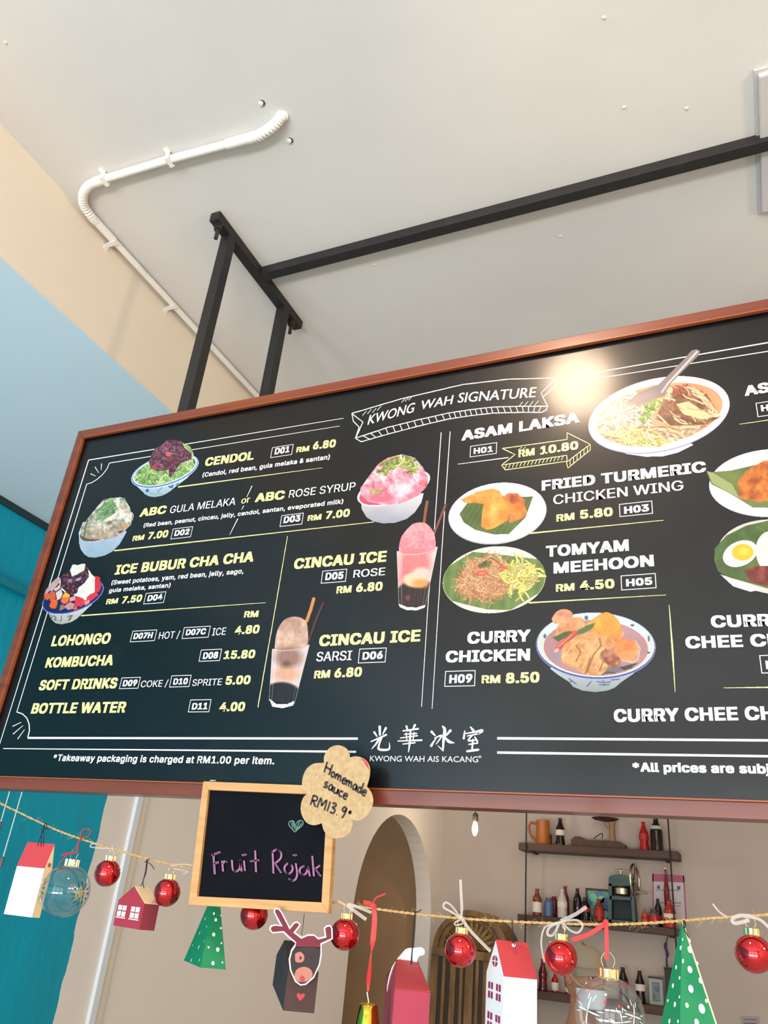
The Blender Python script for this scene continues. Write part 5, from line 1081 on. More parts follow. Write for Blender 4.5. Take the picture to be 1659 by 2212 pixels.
# ---------------------------------------------------------------- shelves at the back
SF = 6.88; SHW = mat('dark_shelf_wood', (78,48,30), .55, noise=((56,32,20), 5, (.3,1,3), .35, .7), bump=(20, (.3,1,4), .2, .002))
xs0 = W(1120,1828,SF).x; xs1 = W(1466,1850,SF).x; shelf_z = []
for k, ((u, v), (u2, v2), lab) in enumerate((((1120.5,1819.6),(1120.5,1835.5),'top dark wooden shelf on the inner wall, holding a mug and bottles'), ((1119,1974),(1119,1987),'middle dark wooden shelf, holding bottles and a green ice machine'), ((1163,2135),(1163,2155),'bottom dark wooden shelf behind the person in a cap'))):
    zt = W(u, v, SF).z; zb = W(u2, v2, SF).z if k < 2 else zt-.055; zb = min(zb, zt-.05)
    if k == 2: zt = W(1300,2158,SF).z; zb = zt-.055
    shelf_z.append(zt); t = thing('wall_shelf', lab, 'shelf', ((xs0+xs1)/2, SF, zt), 'dark wooden wall shelves'); MB().box(xs0, xs1, SF, FY-.001, zb, zt).build('board', SHW, t, bevel=.004)
    for x in (xs0+.1, xs1-.1): MB().box(x-.012, x+.012, FY-.16, FY-.001, zb-.012, zb).build('support', STEEL, t)
for (u, l) in ((1137,'thin dark rod running down past the left end of the shelves'), (1444,'thin dark rod running down past the right end of the shelves')):
    p = W(u, 1790, SF-.012); tag(MB().tube([(p.x, SF-.012, .9),(p.x, SF-.012, CEIL)], .006, 8).build('shelf_rod', STEEL, None, True), l, 'rod', 'rods of the shelves')

GL = {}
def gm(name, col, rough=.12, **k):
    if name not in GL: GL[name] = mat(name, col, rough, **k)
    return GL[name]
COLA = gm('dark_cola_glass', (28,12,12)); LAB = gm('label_paper', (226,214,206), .6); LABR = gm('red_label', (180,30,36), .5); REDG = gm('red_bottle', (168,20,26)); CLR = gm('pale_bottle', (196,190,184), .15); AMB = gm('amber_bottle', (120,60,30)); CAPR = gm('red_cap', (190,26,34), .4)
def bottle(zone, cx, top, base, shelf, label, m, lab=LAB, cap=CAPR, y=SF+.09, wpx=None, shape='cola', group=None, labr=None):
    z0 = shelf_z[shelf]+.0008; q = W(*zp(zone, cx, (top+base)/2), y); zt = W(*zp(zone, cx, top), y).z; h = max(zt-z0, .05)
    r = (wpx/ZONES[zone][2]/2*y*.93/1723) if wpx else h*.14
    t = thing('bottle', label, 'bottle', (q.x, y, z0), group); P = lambda a, b: (a*r, z0+b*h)
    if shape == 'cola': pr = [P(.8,0),P(.98,.02),P(1,.12),P(.84,.28),P(.92,.42),P(1,.52),P(.92,.62),P(.62,.74),P(.40,.86),P(.36,.95),P(.42,.955),P(.42,.985)]
    elif shape == 'soda': pr = [P(.9,0),P(1,.02),P(1,.55),P(.9,.66),P(.5,.80),P(.38,.9),P(.38,.985)]
    else: pr = [P(.9,0),P(1,.02),P(1,.78),P(.8,.84),P(.62,.86),P(.62,.97)]
    MB().lathe(pr, (q.x, y, 0), 20).build('glass_body', m, t, True)
    if lab:
        a, b = (.36,.56) if shape != 'jar' else (.25,.7); a, b = labr or (a, b); rr = r*1.025
        MB().lathe([(rr*.97, z0+a*h),(rr, z0+a*h+.001),(rr, z0+b*h-.001),(rr*.97, z0+b*h)], (q.x, y, 0), 20).build('label', lab, t, True)
    if cap: c_ = .44 if shape != 'jar' else .68; MB().lathe([P(c_,.965),P(c_*1.08,.97),P(c_,.998),P(c_*.6,1.0)], (q.x, y, 0), 16).build('cap', cap, t, True)
    return t
g1, g2, g3 = 'bottles on the top shelf', 'bottles and jars on the middle shelf', 'bottles on the bottom shelf'
# top shelf
mg = W(*zp('W', 302, 235), SF+.08); z0 = shelf_z[0]+.0008; zt = W(*zp('W', 302, 136), SF+.08).z; r = .058
mt = thing('beer_mug', 'tall orange-brown ceramic mug with a big handle on the top shelf', 'mug', (mg.x, mg.y, z0)); OR = mat('orange_ceramic', (176,98,30), .4)
MB().lathe([(r*.93,z0),(r,z0+.006),(r*.92,zt-.01),(r*.95,zt),(r*.86,zt),(r*.84,z0+.02),(.0005,z0+.018)], (mg.x,mg.y,0), 28).build('cup', OR, mt, True)
hz = (zt-z0); MB().tube(smoothpts([(mg.x-r*.9,mg.y,zt-hz*.15),(mg.x-r*1.75,mg.y,zt-hz*.12),(mg.x-r*2.0,mg.y,zt-hz*.38),(mg.x-r*1.6,mg.y,zt-hz*.68),(mg.x-r*.95,mg.y,zt-hz*.85)], 6), .010, 8).build('handle', OR, mt, 'all')
bottle('W', 365, 250, 335, 0, 'small dark jar between the orange mug and a cola bottle', gm('dark_jar', (70,26,30)), None, None, wpx=36, shape='jar', group=g1)
bottle('W', 457, 112, 340, 0, 'cola bottle with white label beside the orange mug', COLA, LAB, None, wpx=82, group=g1)
bottle('W', 1205, 146, 375, 0, 'slim bright red bottle on the top shelf', REDG, LABR, CAPR, wpx=80, group=g1)
bottle('W', 1318, 100, 380, 0, 'large dark soda bottle at the right of the top shelf', COLA, gm('pale_green_label', (170,186,176), .6), None, wpx=104, shape='soda', group=g1, labr=(.62,.72))
# wooden scale
sc = W(*zp('W', 800, 330), SF+.1); ws = thing('vintage_scale', 'old wooden balance scale with round pan on the top shelf', 'scale', (sc.x, sc.y, z0)); DW = mat('dark_carved_wood', (84,52,36), .6, noise=((56,34,26), 14, (1,1,1), .4, .7)); TW_ = mat('pale_carved_wood', (150,118,86), .6)
def px2(zone, x, y, yy): return W(*zp(zone, x, y), yy)
x0 = px2('W', 568, 340, sc.y).x; x1 = px2('W', 1045, 340, sc.y).x
pr_ = [(x0,z0),(x0-.005,z0+.045),(x0+.03,z0+.075),(x0+.08,z0+.07),(x0+.13,z0+.05),(x1-.12,z0+.055),(x1-.03,z0+.05),(x1+.002,z0+.03),(x1,z0)]
MB().prism([(a, sc.y-.05, b) for a, b in pr_], (0,.1,0)).build('base', DW, ws, bevel=.004)
pa = px2('W', 925, 300, sc.y); pt = px2('W', 925, 150, sc.y); MB().lathe([(.030,z0+.05),(.026,z0+.08),(.022,pt.z-.03),(.028,pt.z-.01),(.028,pt.z)], (pa.x,sc.y,0), 16).build('column', TW_, ws, True)
pc = px2('W', 860, 130, sc.y); MB().lathe([(.02,pc.z-.012),(.09,pc.z),(.108,pc.z+.012),(.10,pc.z+.013),(.02,pc.z-.006)], (pc.x,sc.y,0), 28).build('pan', DW, ws, True)
MB().tube(smoothpts([px2('W',850,150,sc.y),px2('W',870,190,sc.y),px2('W',905,215,sc.y)],5), .005, 6).build('arm', TW_, ws, 'all'); MB().tube(smoothpts([px2('W',755,300,sc.y-.03),px2('W',800,265,sc.y-.03),px2('W',835,252,sc.y-.03),px2('W',832,300,sc.y-.03)],5), .004, 6).build('lever', STEEL, ws, 'all')
# middle shelf
S2 = [(250,745,985,'amber sauce bottle at the left end of the middle shelf',AMB,LAB,CAPR,82,'soda',SF+.05,(.12,.5)), (475,752,1000,'clear bottle with white print on the middle shelf',CLR,LAB,gm('white_cap',(220,214,206),.4),84,'soda',SF+.05,None),
      (502,722,985,'tall red-topped bottle behind the clear bottle',gm('brown_red_bottle',(110,30,26)),None,CAPR,66,'soda',SF+.15,None), (612,740,1005,'dark bottle with a tall red cap on the middle shelf',COLA,None,CAPR,76,'soda',SF+.08,None),
      (682,822,1030,'squat dark bottle beside the framed picture',COLA,LABR,None,84,'soda',SF+.06,None), (805,835,1040,'amber and red bottle in front of the framed picture',gm('rust_bottle',(130,44,30)),LABR,None,84,'cola',SF+.03,(.2,.5)),
      (1215,920,1035,'small orange bottle right of the green ice machine',gm('orange_bottle',(170,90,56)),LABR,None,58,'soda',SF+.05,None), (1335,832,1040,'dark bottle in front of the pink poster',COLA,LABR,None,60,'soda',SF+.15,(.1,.4))]
for cx, tp_, bs, l, m_, lb_, cp_, w_, sh_, y_, lr in S2: bottle('W', cx, tp_, bs, 1, l, m_, lb_, cp_, y=y_, wpx=w_, shape=sh_, group=g2, labr=lr)
bottle('W', 352, 828, 985, 1, 'square blue tin on the middle shelf', gm('blue_tin', (84,104,140), .35), None, gm('blue_lid', (70,88,124), .35), wpx=82, shape='jar', group=g2); bottle('W', 402, 815, 985, 1, 'dark red lidded jar behind the blue tin', gm('maroon_jar', (110,30,40)), None, CAPR, y=SF+.175, wpx=60, shape='jar', group=g2)
bottle('W', 1295, 930, 1040, 1, 'green glass jar with red label on the middle shelf', gm('green_jar', (70,90,80)), LABR, CAPR, y=SF+.05, wpx=78, shape='jar', group=g2); bottle('W', 1438, 845, 1065, 1, 'round red sauce bottle below the pink poster', gm('red_sauce', (170,50,36)), LAB, gm('brown_cap',(90,50,40),.5), y=SF+.03, wpx=98, shape='soda', group=g2, labr=(.35,.5))
bottle('W', 1412, 555, 1040, 1, 'very tall thin bottle in front of the pink poster', gm('thin_red_glass', (120,24,28)), None, gm('white_cap',(220,214,206),.4), y=SF+.13, wpx=46, shape='soda', group=g2)
def slab(zone, pts, y, th, m, name, parent): return MB().prism([W(*zp(zone, a, b), y) for a, b in pts], (0, th, 0)).build(name, m, parent)
z1 = shelf_z[1]+.0008; fp = W(*zp('W', 785, 900), SF+.17)
def picture(zone, x0, y0, x1, shelf, y, label, inner, fm, fw_=.014, h=None):
    a = W(*zp(zone, x0, y0), y); b = W(*zp(zone, x1, y0), y); zb = shelf_z[shelf]+.0008; t = thing('picture_frame', label, 'picture frame', ((a.x+b.x)/2, y, zb)); zt = a.z
    for q in ((a.x,b.x,zt-fw_,zt),(a.x,b.x,zb,zb+fw_),(a.x,a.x+fw_,zb+fw_,zt-fw_),(b.x-fw_,b.x,zb+fw_,zt-fw_)): MB().box(q[0],q[1],y,y+.014,q[2],q[3]).build('frame_rail', fm, t)
    MB().box(a.x+fw_*.9,b.x-fw_*.9,y+.006,y+.012,zb+fw_*.9,zt-fw_*.9).build('picture', inner[0], t)
    return t, a.x, b.x, zb, zt
LEAFP = mat('green_picture_print', (96,170,140), .3, noise=((70,110,140), 16, (1,1,1), .4, .62))
t_, ax_, bx_, zb_, zt_ = picture('W', 683, 738, 905, 1, SF+.185, 'dark framed blue-green picture leaning beside the ice machine', (LEAFP,), DW)
for (fx, fz, rr_, cc) in ((.3,.72,.03,(120,200,160)),(.62,.68,.026,(150,210,170)),(.82,.55,.05,(70,96,140)),(.35,.35,.04,(90,180,170)),(.7,.25,.035,(130,200,200))):
    MB().lathe([(.0005,-.0004),(rr_,0)], (ax_+(bx_-ax_)*fx, SF+.185+.0052, zb_+(zt_-zb_)*fz), 9, (0,-1,0)).build('picture_patch', mat('picture_patch_print', cc, .4), t_, fix=False)
# ice shaver machine
ic = W(*zp('W', 1010, 830), SF+.1); im = thing('ice_shaver', 'old green cast-iron ice shaving machine with flywheel on the middle shelf', 'ice shaver', (ic.x, SF+.1, z1)); IG = mat('green_enamel', (52,84,76), .45, noise=((40,64,60), 20, (1,1,1), .4, .7)); CH = mat('worn_chrome', (200,190,170), .3, 1); yi = SF+.04
F_ = lambda x, y, yy=yi: W(*zp('W', x, y), yy)
slab('W', [(890,650),(905,628),(990,612),(1090,640),(1108,665),(1108,720),(890,720)], yi, .12, IG, 'top_housing', im)
zsh = z1
def leg(xa, xb, xc, xd): 
    a, b, c, d = F_(xa,700), F_(xb,700), F_(xc,1010), F_(xd,1010); MB().prism([a, b, Vector((c.x,yi,zsh)), Vector((d.x,yi,zsh))], (0,.12,0)).build('side_frame', IG, im)
leg(890,918,915,885); leg(1080,1108,1132,1102)
slab('W', [(900,810),(1095,820),(1098,850),(900,842)], yi, .12, IG, 'tray', im); slab('W', [(905,842),(1096,850),(1110,1040),(895,1040)], yi+.10, .01, mat('dark_interior', (30,40,48), .6), 'back_plate', im); p = F_(1005,1010); MB().box(F_(890,1000).x, F_(1125,1000).x, yi, yi+.12, zsh, zsh+.02).build('foot', IG, im)
q = F_(1000,725); q2 = F_(1000,805); MB().lathe([(.05,q2.z),(.062,q2.z+.01),(.062,q.z-.012),(.045,q.z+.005)], (q.x,yi+.05,0), 24).build('ice_cylinder', CH, im, True)
q = F_(992,612); MB().lathe([(.01,q.z),(.008,q.z+.03)], (q.x,yi+.05,0), 12).build('screw', CH, im, True); MB().tube(smoothpts([F_(950,580,yi+.05),F_(975,586,yi+.05),F_(992,580,yi+.05),F_(1010,586,yi+.05),F_(1032,578,yi+.05)],4), .006, 6).build('wing_handle', CH, im, 'all')
q = F_(1124,675, yi+.05); rr_ = .115; n_ = 30; wh = MB(); wh.tube([q+Vector((math.sin(k*2*math.pi/n_)*.018, math.sin(k*2*math.pi/n_)*rr_*.9, math.cos(k*2*math.pi/n_)*rr_)) for k in range(n_+1)], .009, 8, False)
for k in range(4): wh.tube([q, q+Vector((0, math.sin(k*1.5708+.4)*rr_*.9, math.cos(k*1.5708+.4)*rr_))], .005, 6)
wh.build('flywheel', CH, im, True); MB().tube([F_(1105,680,yi+.05), F_(1140,680,yi+.05)], .008, 8).build('axle', CH, im); MB().tube([F_(1140,775,yi+.03), F_(1240,788,yi+.03)], .008, 8).build('crank_handle', CH, im, True)
# poster behind
PK = mat('pink_print', (176,88,120), .6); PWp = mat('poster_paper', (206,196,200), .6)
ps = thing('poster', 'white notice with a pink header leaning behind the bottles at the right', 'poster', tuple(W(*zp('W',1435,830),FY-.01)))
slab('W', [(1282,612),(1566,628),(1590,1075),(1290,1050)], FY-.008, .003, PWp, 'sheet', ps); slab('W', [(1282,612),(1566,628),(1570,690),(1283,680)], FY-.0095, .001, PK, 'header', ps); slab('W', [(1282,612),(1292,612),(1300,1050),(1290,1050)], FY-.0095, .001, PK, 'border', ps); slab('W', [(1556,630),(1566,628),(1592,1075),(1580,1075)], FY-.0095, .001, PK, 'border', ps)
BP = mat('poster_dark_print', (96,84,110), .6)
for a, b, c, d in ((1325,715,1350,745),(1405,710,1430,740),(1505,720,1532,752),(1310,755,1520,760),(1330,868,1540,874),(1470,895,1540,899)): slab('W', [(a,b),(c,b+3),(c,d+3),(a,d)], FY-.0095, .001, BP, 'printed_mark', ps)
# bottom shelf
S3 = [('Y',125,395,745,'dark red cola bottle at the left of the bottom shelf',gm('maroon_bottle',(96,18,34)),None,CAPR,100,'cola'), ('Y',270,560,770,'short red bottle with white base label, second on the bottom shelf',REDG,LAB,CAPR,80,'soda'), ('Y',430,580,790,'small red bottle beside the ear of the person',REDG,LAB,CAPR,72,'soda'),
      ('Y',1085,478,790,'cola bottle with red label right of the person',COLA,LABR,gm('tin_cap',(190,180,166),.3),110,'cola'), ('Y',1287,520,890,'cola bottle with white script beside the small frame',COLA,LAB,gm('tin_cap',(190,180,166),.3),104,'cola')]
for z_, cx, tp_, bs, l, m_, lb_, cp_, w_, sh_ in S3: bottle(z_, cx, tp_, bs, 2, l, m_, lb_, cp_, wpx=w_, shape=sh_, group=g3, labr=(.08,.5) if sh_ == 'soda' else None)
t_, ax_, bx_, zb_, zt_ = picture('Y', 1388, 622, 1552, 2, SF+.12, 'small pale framed picture on the bottom shelf', (mat('grey_portrait_print', (110,118,126), .4, noise=((70,78,90), 30, (1,1,1), .4, .6)),), mat('pale_green_frame', (160,172,160), .5), .022)
MB().box(ax_-.004, bx_+.004, SF+.115, SF+.136, zt_, zt_+.012).build('frame_top', DW, t_)
a = W(*zp('Y', 1585, 492), SF+.1); bxo = thing('wooden_box', 'dark tall wooden box at the right end of the bottom shelf', 'box', (a.x+.05, SF+.1, shelf_z[2])); bw = .12
MB().box(a.x, a.x+bw, SF+.04, SF+.16, shelf_z[2]+.0008, a.z-.01).build('case', mat('black_brown_box', (44,36,30), .6), bxo, bevel=.003); MB().box(a.x-.004, a.x+bw+.004, SF+.036, SF+.164, a.z-.01, a.z).build('lid', mat('black_brown_lid', (38,30,26), .6), bxo, bevel=.002)
tag(MB().tube(smoothpts([W(*zp('Y',1620,118),SF+.1),W(*zp('Y',1600,200),SF+.1),W(*zp('Y',1590,250),SF+.1),W(*zp('Y',1612,330),SF+.1),W(*zp('Y',1605,400),SF+.1),W(*zp('Y',1608,490),SF+.1)],5), [.004]*6+[.011]*12+[.007]*8, 8).build('hanging_strap', mat('blue_purple_strap', (56,50,80), .7), None, 'all'), 'dark blue strap hanging from the middle shelf to the wooden box', 'strap')
# small notice low on the wall
nt_ = thing('wall_notice', 'small grey notice low on the wall at the right edge', 'notice', tuple(W(1620,2212,FY-.01))); MB().prism([W(u, v, FY-.004) for u, v in ((1600,2194),(1640,2196),(1644,2250),(1602,2248))], (0,.003,0)).build('sheet', mat('grey_notice', (168,158,152), .7), nt_)
for k in range(3): MB().prism([W(u, v, FY-.0052) for u, v in ((1606,2201+k*8),(1634,2202+k*8),(1634,2204+k*8),(1606,2203+k*8))], (0,.001,0)).build('printed_mark', BP, nt_)

# ---------------------------------------------------------------- carved arched cabinet
YB = 6.35; CW = mat('golden_brown_wood', (132,98,48), .5, noise=((92,64,28), 9, (3,3,.6), .35, .7), bump=(30, (1,1,.4), .3, .002)); CDK = mat('dark_cabinet_panel', (52,34,18), .55)
xa = W(935,2060,YB).x; xb = W(1097,2080,YB).x; zt = W(1010,1967,YB).z; cxx = (xa+xb)/2; hw = (xb-xa)/2; zs = zt-hw*.95
cab = thing('carved_cabinet', 'golden brown arched wooden cabinet with carved fan top against the inner wall', 'cabinet', (cxx, YB, 0)); n = 24
arch = [(cxx+hw*math.cos(math.pi*k/n), zs+hw*.95*math.sin(math.pi*k/n)) for k in range(n+1)]
MB().prism([(x, YB+.03, z) for x, z in [(xa,.05)]+arch[::-1]+[(xb,.05)]], (0,.32,0)).build('case', CW, cab)
def archband(r0, r1, y, th, m, name):
    v0 = [(cxx+hw*r0*math.cos(math.pi*k/n), zs+hw*.95*r0*math.sin(math.pi*k/n)) for k in range(n+1)]; v1 = [(cxx+hw*r1*math.cos(math.pi*k/n), zs+hw*.95*r1*math.sin(math.pi*k/n)) for k in range(n+1)]; mb = MB()
    for k in range(n): mb.prism([(v0[k][0],y,v0[k][1]),(v0[k+1][0],y,v0[k+1][1]),(v1[k+1][0],y,v1[k+1][1]),(v1[k][0],y,v1[k][1])], (0,th,0))
    return mb.build(name, m, cab)
archband(.88, 1.02, YB, .035, CW, 'arch_moulding'); archband(.74, .80, YB+.015, .02, CW, 'arch_moulding')
for k in range(13):
    an = math.pi*(k+.5)/13; p0 = Vector((cxx+hw*.14*math.cos(an), YB+.022, zs+.02+hw*.14*math.sin(an))); p1 = Vector((cxx+hw*.72*math.cos(an), YB+.022, zs+.02+hw*.68*math.sin(an)))
    MB().tube([p0, (p0+p1)/2, p1], [.010,.022,.012], 8).build('fan_rib', CW, cab, 'all')
MB().box(xa-.012, xb+.012, YB-.004, YB+.03, zs-.045, zs+.012).build('cornice', CW, cab, bevel=.004)
zb2 = .12; MB().box(xa, xb, YB+.02, YB+.031, zb2, zs-.045).build('dark_back', CDK, cab)
for k, x in enumerate((0,.14,.27,.39,.5,.61,.73,.86,1)):
    w_ = .030 if k in (0,4,8) else (.022 if k % 2 == 0 else .012); xx = xa+.015+(xb-xa-.03)*x; MB().box(xx-w_, xx+w_, YB-.0*k, YB+.02, zb2, zs-.045).build('upright', CW, cab, bevel=.003)
for z in (zb2, .62): MB().box(xa, xb, YB-.002, YB+.02, z, z+.06).build('door_rail', CW, cab, bevel=.003)
MB().box(xa-.01, xb+.01, YB-.01, YB+.34, 0, .08).build('plinth', CW, cab, bevel=.004)

# ---------------------------------------------------------------- person behind the counter
PYp = 4.0
def person():
    SK = mat('warm_skin', (170,118,90), .55, noise=((158,104,78), 30, (1,1,1), .4, .7)); SH = mat('pale_shirt', (206,192,176), .85, bump=(40, (1,1,1), .3, .003)); PN = mat('dark_trousers', (44,44,52), .85); HT = mat('taupe_cap', (150,134,114), .85, bump=(300, (1,1,1), .2, .001)); HR = mat('black_hair', (26,20,18), .7); MK = mat('white_mask', (206,212,220), .8); EW = mat('eye_white', (220,214,206), .3); EB = mat('eye_brown', (30,18,14), .2); SHO = mat('black_shoe', (24,24,26), .5)
    hc = W(1262, 2112, PYp); X, Yy, Z = hc.x, PYp, hc.z      # head centre at eye height
    root = thing('person', 'person in taupe cap, white face mask and pale shirt looking right, behind the baubles', 'person', (X, Yy, 0))
    yaw = math.radians(-38); fw_ = Vector((math.cos(yaw), math.sin(yaw), 0)); rt = Vector((fw_.y, -fw_.x, 0)); up = Vector((0,0,1))   # facing right and a little to the camera
    L = lambda f, r, u: Vector((X, Yy, Z))+fw_*f+rt*r+up*u
    # continuous body: one skinned skeleton
    J = [(-.03,0,-.62,.115),(-.03,0,-.50,.125),(-.03,0,-.38,.13),(-.03,0,-.28,.105),(-.02,0,-.21,.060),(-.015,0,-.13,.056),(-.01,0,-.06,.056),(-.01,0,-.01,.05)]
    V = []; E = []; R = []
    def vtx(f, r, u, rad): V.append(L(f, r, u)); R.append(rad); return len(V)-1
    ids = [vtx(*j) for j in J]; E += [(ids[i], ids[i+1]) for i in range(len(ids)-1)]
    hands = []
    for s in (-1, 1):
        cl = vtx(-.03, s*.09, -.275, .075); E.append((ids[3], cl)); sh = vtx(-.03, s*.165, -.30, .056); el = vtx(.02, s*.215, -.53, .042); wr = vtx(.22, s*.13, -.60, .027); pm_ = vtx(.29, s*.105, -.605, .030); E += [(cl, sh), (sh, el), (el, wr), (wr, pm_)]
        for k, (o_, ln) in enumerate(((-.026,.062),(-.009,.072),(.009,.068),(.025,.054))):
            b = vtx(.315, s*.105+o_, -.603, .0095); m_ = vtx(.315+ln*.55, s*.105+o_*1.1, -.612, .0085); e = vtx(.315+ln, s*.105+o_*1.1, -.632, .007); E += [(pm_, b), (b, m_), (m_, e)]
        b = vtx(.275, s*.105-s*.030, -.60, .011); m_ = vtx(.30, s*.105-s*.052, -.606, .0095); e = vtx(.325, s*.105-s*.060, -.612, .008); E += [(pm_, b), (b, m_), (m_, e)]
        hp = vtx(-.03, s*.085, -.70, .085); kn = vtx(-.01, s*.10, -1.02, .058); an = vtx(-.03, s*.10, .07-Z, .04); to = vtx(.12, s*.11, .035-Z, .033); E += [(ids[0], hp), (hp, kn), (kn, an), (an, to)]
    me = bpy.data.meshes.new('body'); me.from_pydata([tuple(v-Vector((X, Yy, 0))) for v in V], E, []); o = bpy.data.objects.new('body', me); C.objects.link(o)
    o.modifiers.new('s', 'SKIN'); sv = me.skin_vertices[0].data
    for i, r_ in enumerate(R): sv[i].radius = (r_, r_); sv[i].use_root = (i == 0)
    o.modifiers.new('d', 'SUBSURF').levels = 2
    bpy.context.view_layer.update(); dg = bpy.context.evaluated_depsgraph_get(); m2 = bpy.data.meshes.new_from_object(o.evaluated_get(dg)); bpy.data.objects.remove(o); m2.transform(Matrix.Translation((X, Yy, 0)))
    bm = bmesh.new(); bm.from_mesh(m2); bmesh.ops.holes_fill(bm, edges=bm.edges, sides=0); bm.verts.ensure_lookup_table()
    # head, merged as one more island of the same continuous skin: sculpted ellipsoid with brow, nose, lips, chin
    def head():
        mb = MB(); nu, nv = 40, 32; v = []
        for j in range(nv+1):
            th = math.pi*j/nv; 
            for i in range(nu):
                ph = 2*math.pi*i/nu; x = math.sin(th)*math.cos(ph); y = math.sin(th)*math.sin(ph); z = math.cos(th)
                rx, ry, rz = .098, .076, .118; jaw = 1-.30*max(0, -z-.15)**1.2*(1.4); fx = x*rx*(1 if z > 0 else 1-.12*(-z)); fy = y*ry*jaw; fz = z*rz
                front = max(0, x)
                if front > .5:
                    fx += .020*math.exp(-(y/.16)**2)*math.exp(-((z+.12)/.20)**2)*front          # nose
                    fx += .010*math.exp(-(y/.10)**2)*math.exp(-((z+.24)/.10)**2)                 # nose tip
                    fx -= .010*math.exp(-((abs(y)-.38)/.16)**2)*math.exp(-((z-.05)/.14)**2)      # eye sockets
                    fx += .006*math.exp(-((z-.24)/.10)**2)*math.exp(-(y/.6)**2)                  # brow
                    fx += .006*math.exp(-(y/.26)**2)*math.exp(-((z+.52)/.08)**2)                 # lips
                    fx += .008*math.exp(-(y/.3)**2)*math.exp(-((z+.85)/.16)**2)                  # chin
                v.append(L(fx, fy, fz))
        f = []
        for j in range(nv):
            for i in range(nu): f.append((j*nu+i, j*nu+(i+1) % nu, (j+1)*nu+(i+1) % nu, (j+1)*nu+i))
        return mb.add(v, f)
    hb = head(); base = len(bm.verts); vs_ = [bm.verts.new(p) for p in hb.v]; bm.verts.ensure_lookup_table()
    for f_ in hb.f:
        q = [];  [q.append(vs_[i]) for i in f_ if vs_[i] not in q]
        try: bm.faces.new(q)
        except ValueError: pass
    bmesh.ops.remove_doubles(bm, verts=bm.verts, dist=.0004); bmesh.ops.recalc_face_normals(bm, faces=bm.faces); bm.to_mesh(m2); bm.free()
    m2.materials.clear()
    for mm in (SK, SH, PN, SHO): m2.materials.append(mm)
    for p in m2.polygons:
        p.use_smooth = True; c = Vector(p.center)-Vector((X, Yy, Z)); f_, r_, u_ = c.dot(fw_), c.dot(rt), c.z
        if u_ > -.205 or (f_ > .10 and u_ > -.68): p.material_index = 0
        elif u_ > -.66: p.material_index = 1
        elif Vector(p.center).z > .09: p.material_index = 2
        else: p.material_index = 3
    m2.name = 'body'; link('body', m2, root)
    for s in (-1, 1):
        e = L(.0795, s*.031, .006); ey = MB().lathe([(1e-6,-.0115)]+[(.0115*math.sin(math.pi*k/10), -.0115*math.cos(math.pi*k/10)) for k in range(1,10)]+[(1e-6,.0115)], e, 14).build('eye', EW, root, 'all')
        MB().lathe([(.0060,.0),(.004,.0012),(1e-5,.0016)], e+fw_*.0106+rt*s*.001, 12, fw_).build('iris', EB, ey, 'all')
        MB().tube(smoothpts([L(.094,s*.014,.028),L(.096,s*.030,.036),L(.086,s*.052,.030)],5), .0030, 6).build('eyebrow', HR, root, 'all')
        for du, dr in ((.0, 1), (-.0165, .8)): MB().tube(smoothpts([L(.086,s*.017,.006+du*.45),L(.091,s*.031,.0135+du),L(.080,s*.046,.005+du*.5)],5), .0042*dr, 8).build('eyelid', SK, root, 'all')
        er = MB().lathe([(1e-5,-.006),(.014,-.004),(.017,.001),(.012,.006),(.006,.002),(1e-5,.001)], L(-.004,s*.078,-.005), 16, rt*s+fw_*.2)
        er.v = [tuple(Vector(p)+up*(Vector(p).z-(Z-.005))*.7) for p in er.v]; er.build('ear', SK, root, 'all')
        MB().tube(smoothpts([L(.004,s*.083,.016),L(.045,s*.078,-.018),L(.078,s*.058,-.034)],5), .0013, 5).build('mask_loop', MK, root, 'all')
    mk = MB(); g = []
    for j in range(9):
        for i in range(13):
            a = (i/12-.5)*2.5; u = -.036-j/8*.075; r_ = 1-.22*(j/8)**2; g.append(L(.106*math.cos(a)*r_+.012*math.cos(a)**4, .082*math.sin(a)*(1-.2*j/8), u))
    mk.add(g, [(j*13+i, j*13+i+1, (j+1)*13+i+1, (j+1)*13+i) for j in range(8) for i in range(12)]); o = mk.build('face_mask', MK, root, 'all'); so = o.modifiers.new('t', 'SOLIDIFY'); so.thickness = .0015
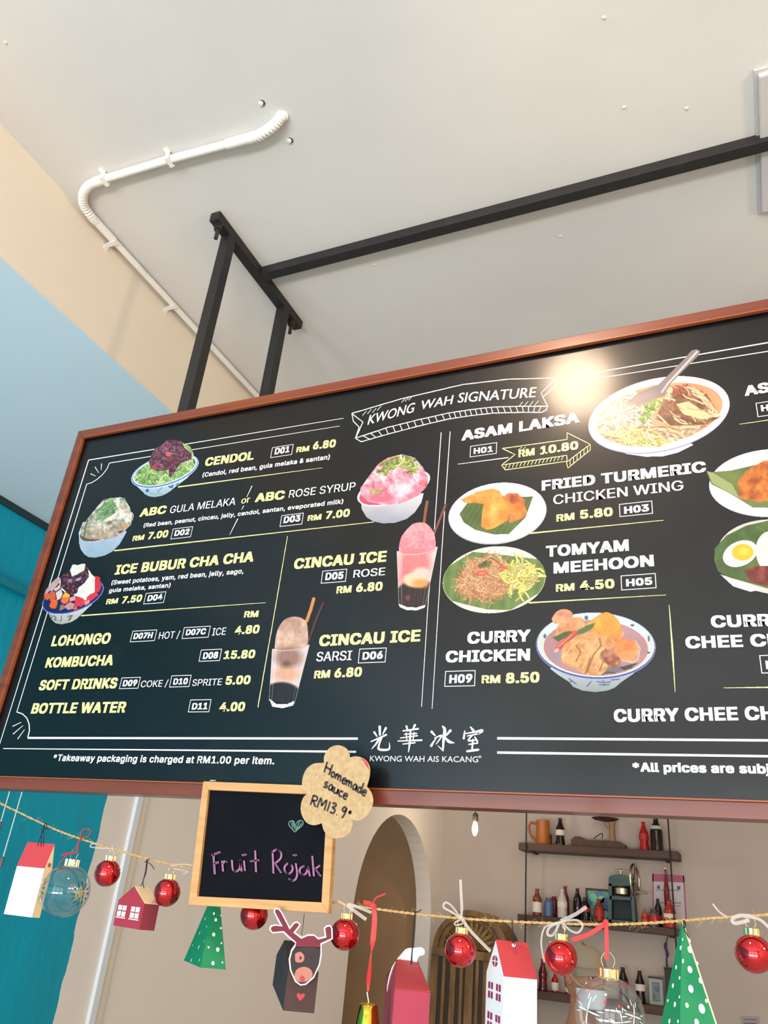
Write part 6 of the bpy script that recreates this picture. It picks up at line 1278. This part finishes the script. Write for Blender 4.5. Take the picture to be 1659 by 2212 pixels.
    MB().tube([L(-.018+.074*math.cos(k*math.pi/12), .080*math.sin(k*math.pi/12), -.205-.012*math.cos(k*math.pi/12)) for k in range(25)], .011, 8, False).build('collar', SH, root, 'all')
    # cap: crown and brim
    cr = []; nu = 28
    for j in range(11):
        th = math.pi/2*j/10
        for i in range(nu):
            ph = 2*math.pi*i/nu; cr.append(L(-.006+.112*math.cos(ph)*math.cos(th)**.7, .090*math.sin(ph)*math.cos(th)**.7, .045+.012*math.cos(ph)*-1+.090*math.sin(th)))
    mb = MB().add(cr, [(j*nu+i, j*nu+(i+1) % nu, (j+1)*nu+(i+1) % nu, (j+1)*nu+i) for j in range(10) for i in range(nu)]); cpo = mb.build('cap', HT, root, 'all'); so = cpo.modifiers.new('t', 'SOLIDIFY'); so.thickness = .002
    MB().lathe([(.007,0),(.005,.004),(.0005,.005)], L(-.006,0,.136), 10).build('cap_button', HT, cpo, 'all')
    br = []
    for j in range(7):
        for i in range(15):
            a = (i/14-.5)*2.5; rr = 1+j/6*.72*math.cos(a*.62); br.append(L(-.006+.108*math.cos(a)*rr, .087*math.sin(a)*(1+j/6*.10), .040-.014*(j/6)-.020*(abs(math.sin(a))**2)*(j/6)*1.2))
    o = MB().add(br, [(j*15+i, j*15+i+1, (j+1)*15+i+1, (j+1)*15+i) for j in range(6) for i in range(14)]).build('cap_brim', HT, cpo, 'all'); so = o.modifiers.new('t', 'SOLIDIFY'); so.thickness = .003
    hr = []
    for j in range(7):
        for i in range(19):
            a = math.pi*.50+(i/18)*math.pi; hr.append(L(-.004+.099*math.cos(a)*(1-.10*(j/6)**2), .0785*math.sin(a)*(1-.10*(j/6)**2), .05-(.055+.045*abs(math.cos(a)))*j/6))
    o = MB().add(hr, [(j*19+i, j*19+i+1, (j+1)*19+i+1, (j+1)*19+i) for j in range(6) for i in range(18)]).build('hair', HR, root, 'all'); so = o.modifiers.new('t', 'SOLIDIFY'); so.thickness = .003
    # mouth under the mask
    MB().tube(smoothpts([L(.094,-.022,-.062),L(.102,0,-.060),L(.094,.022,-.062)],5), .0035, 6).build('lips', mat('lip_colour', (150,80,72), .5), root, 'all')
person()
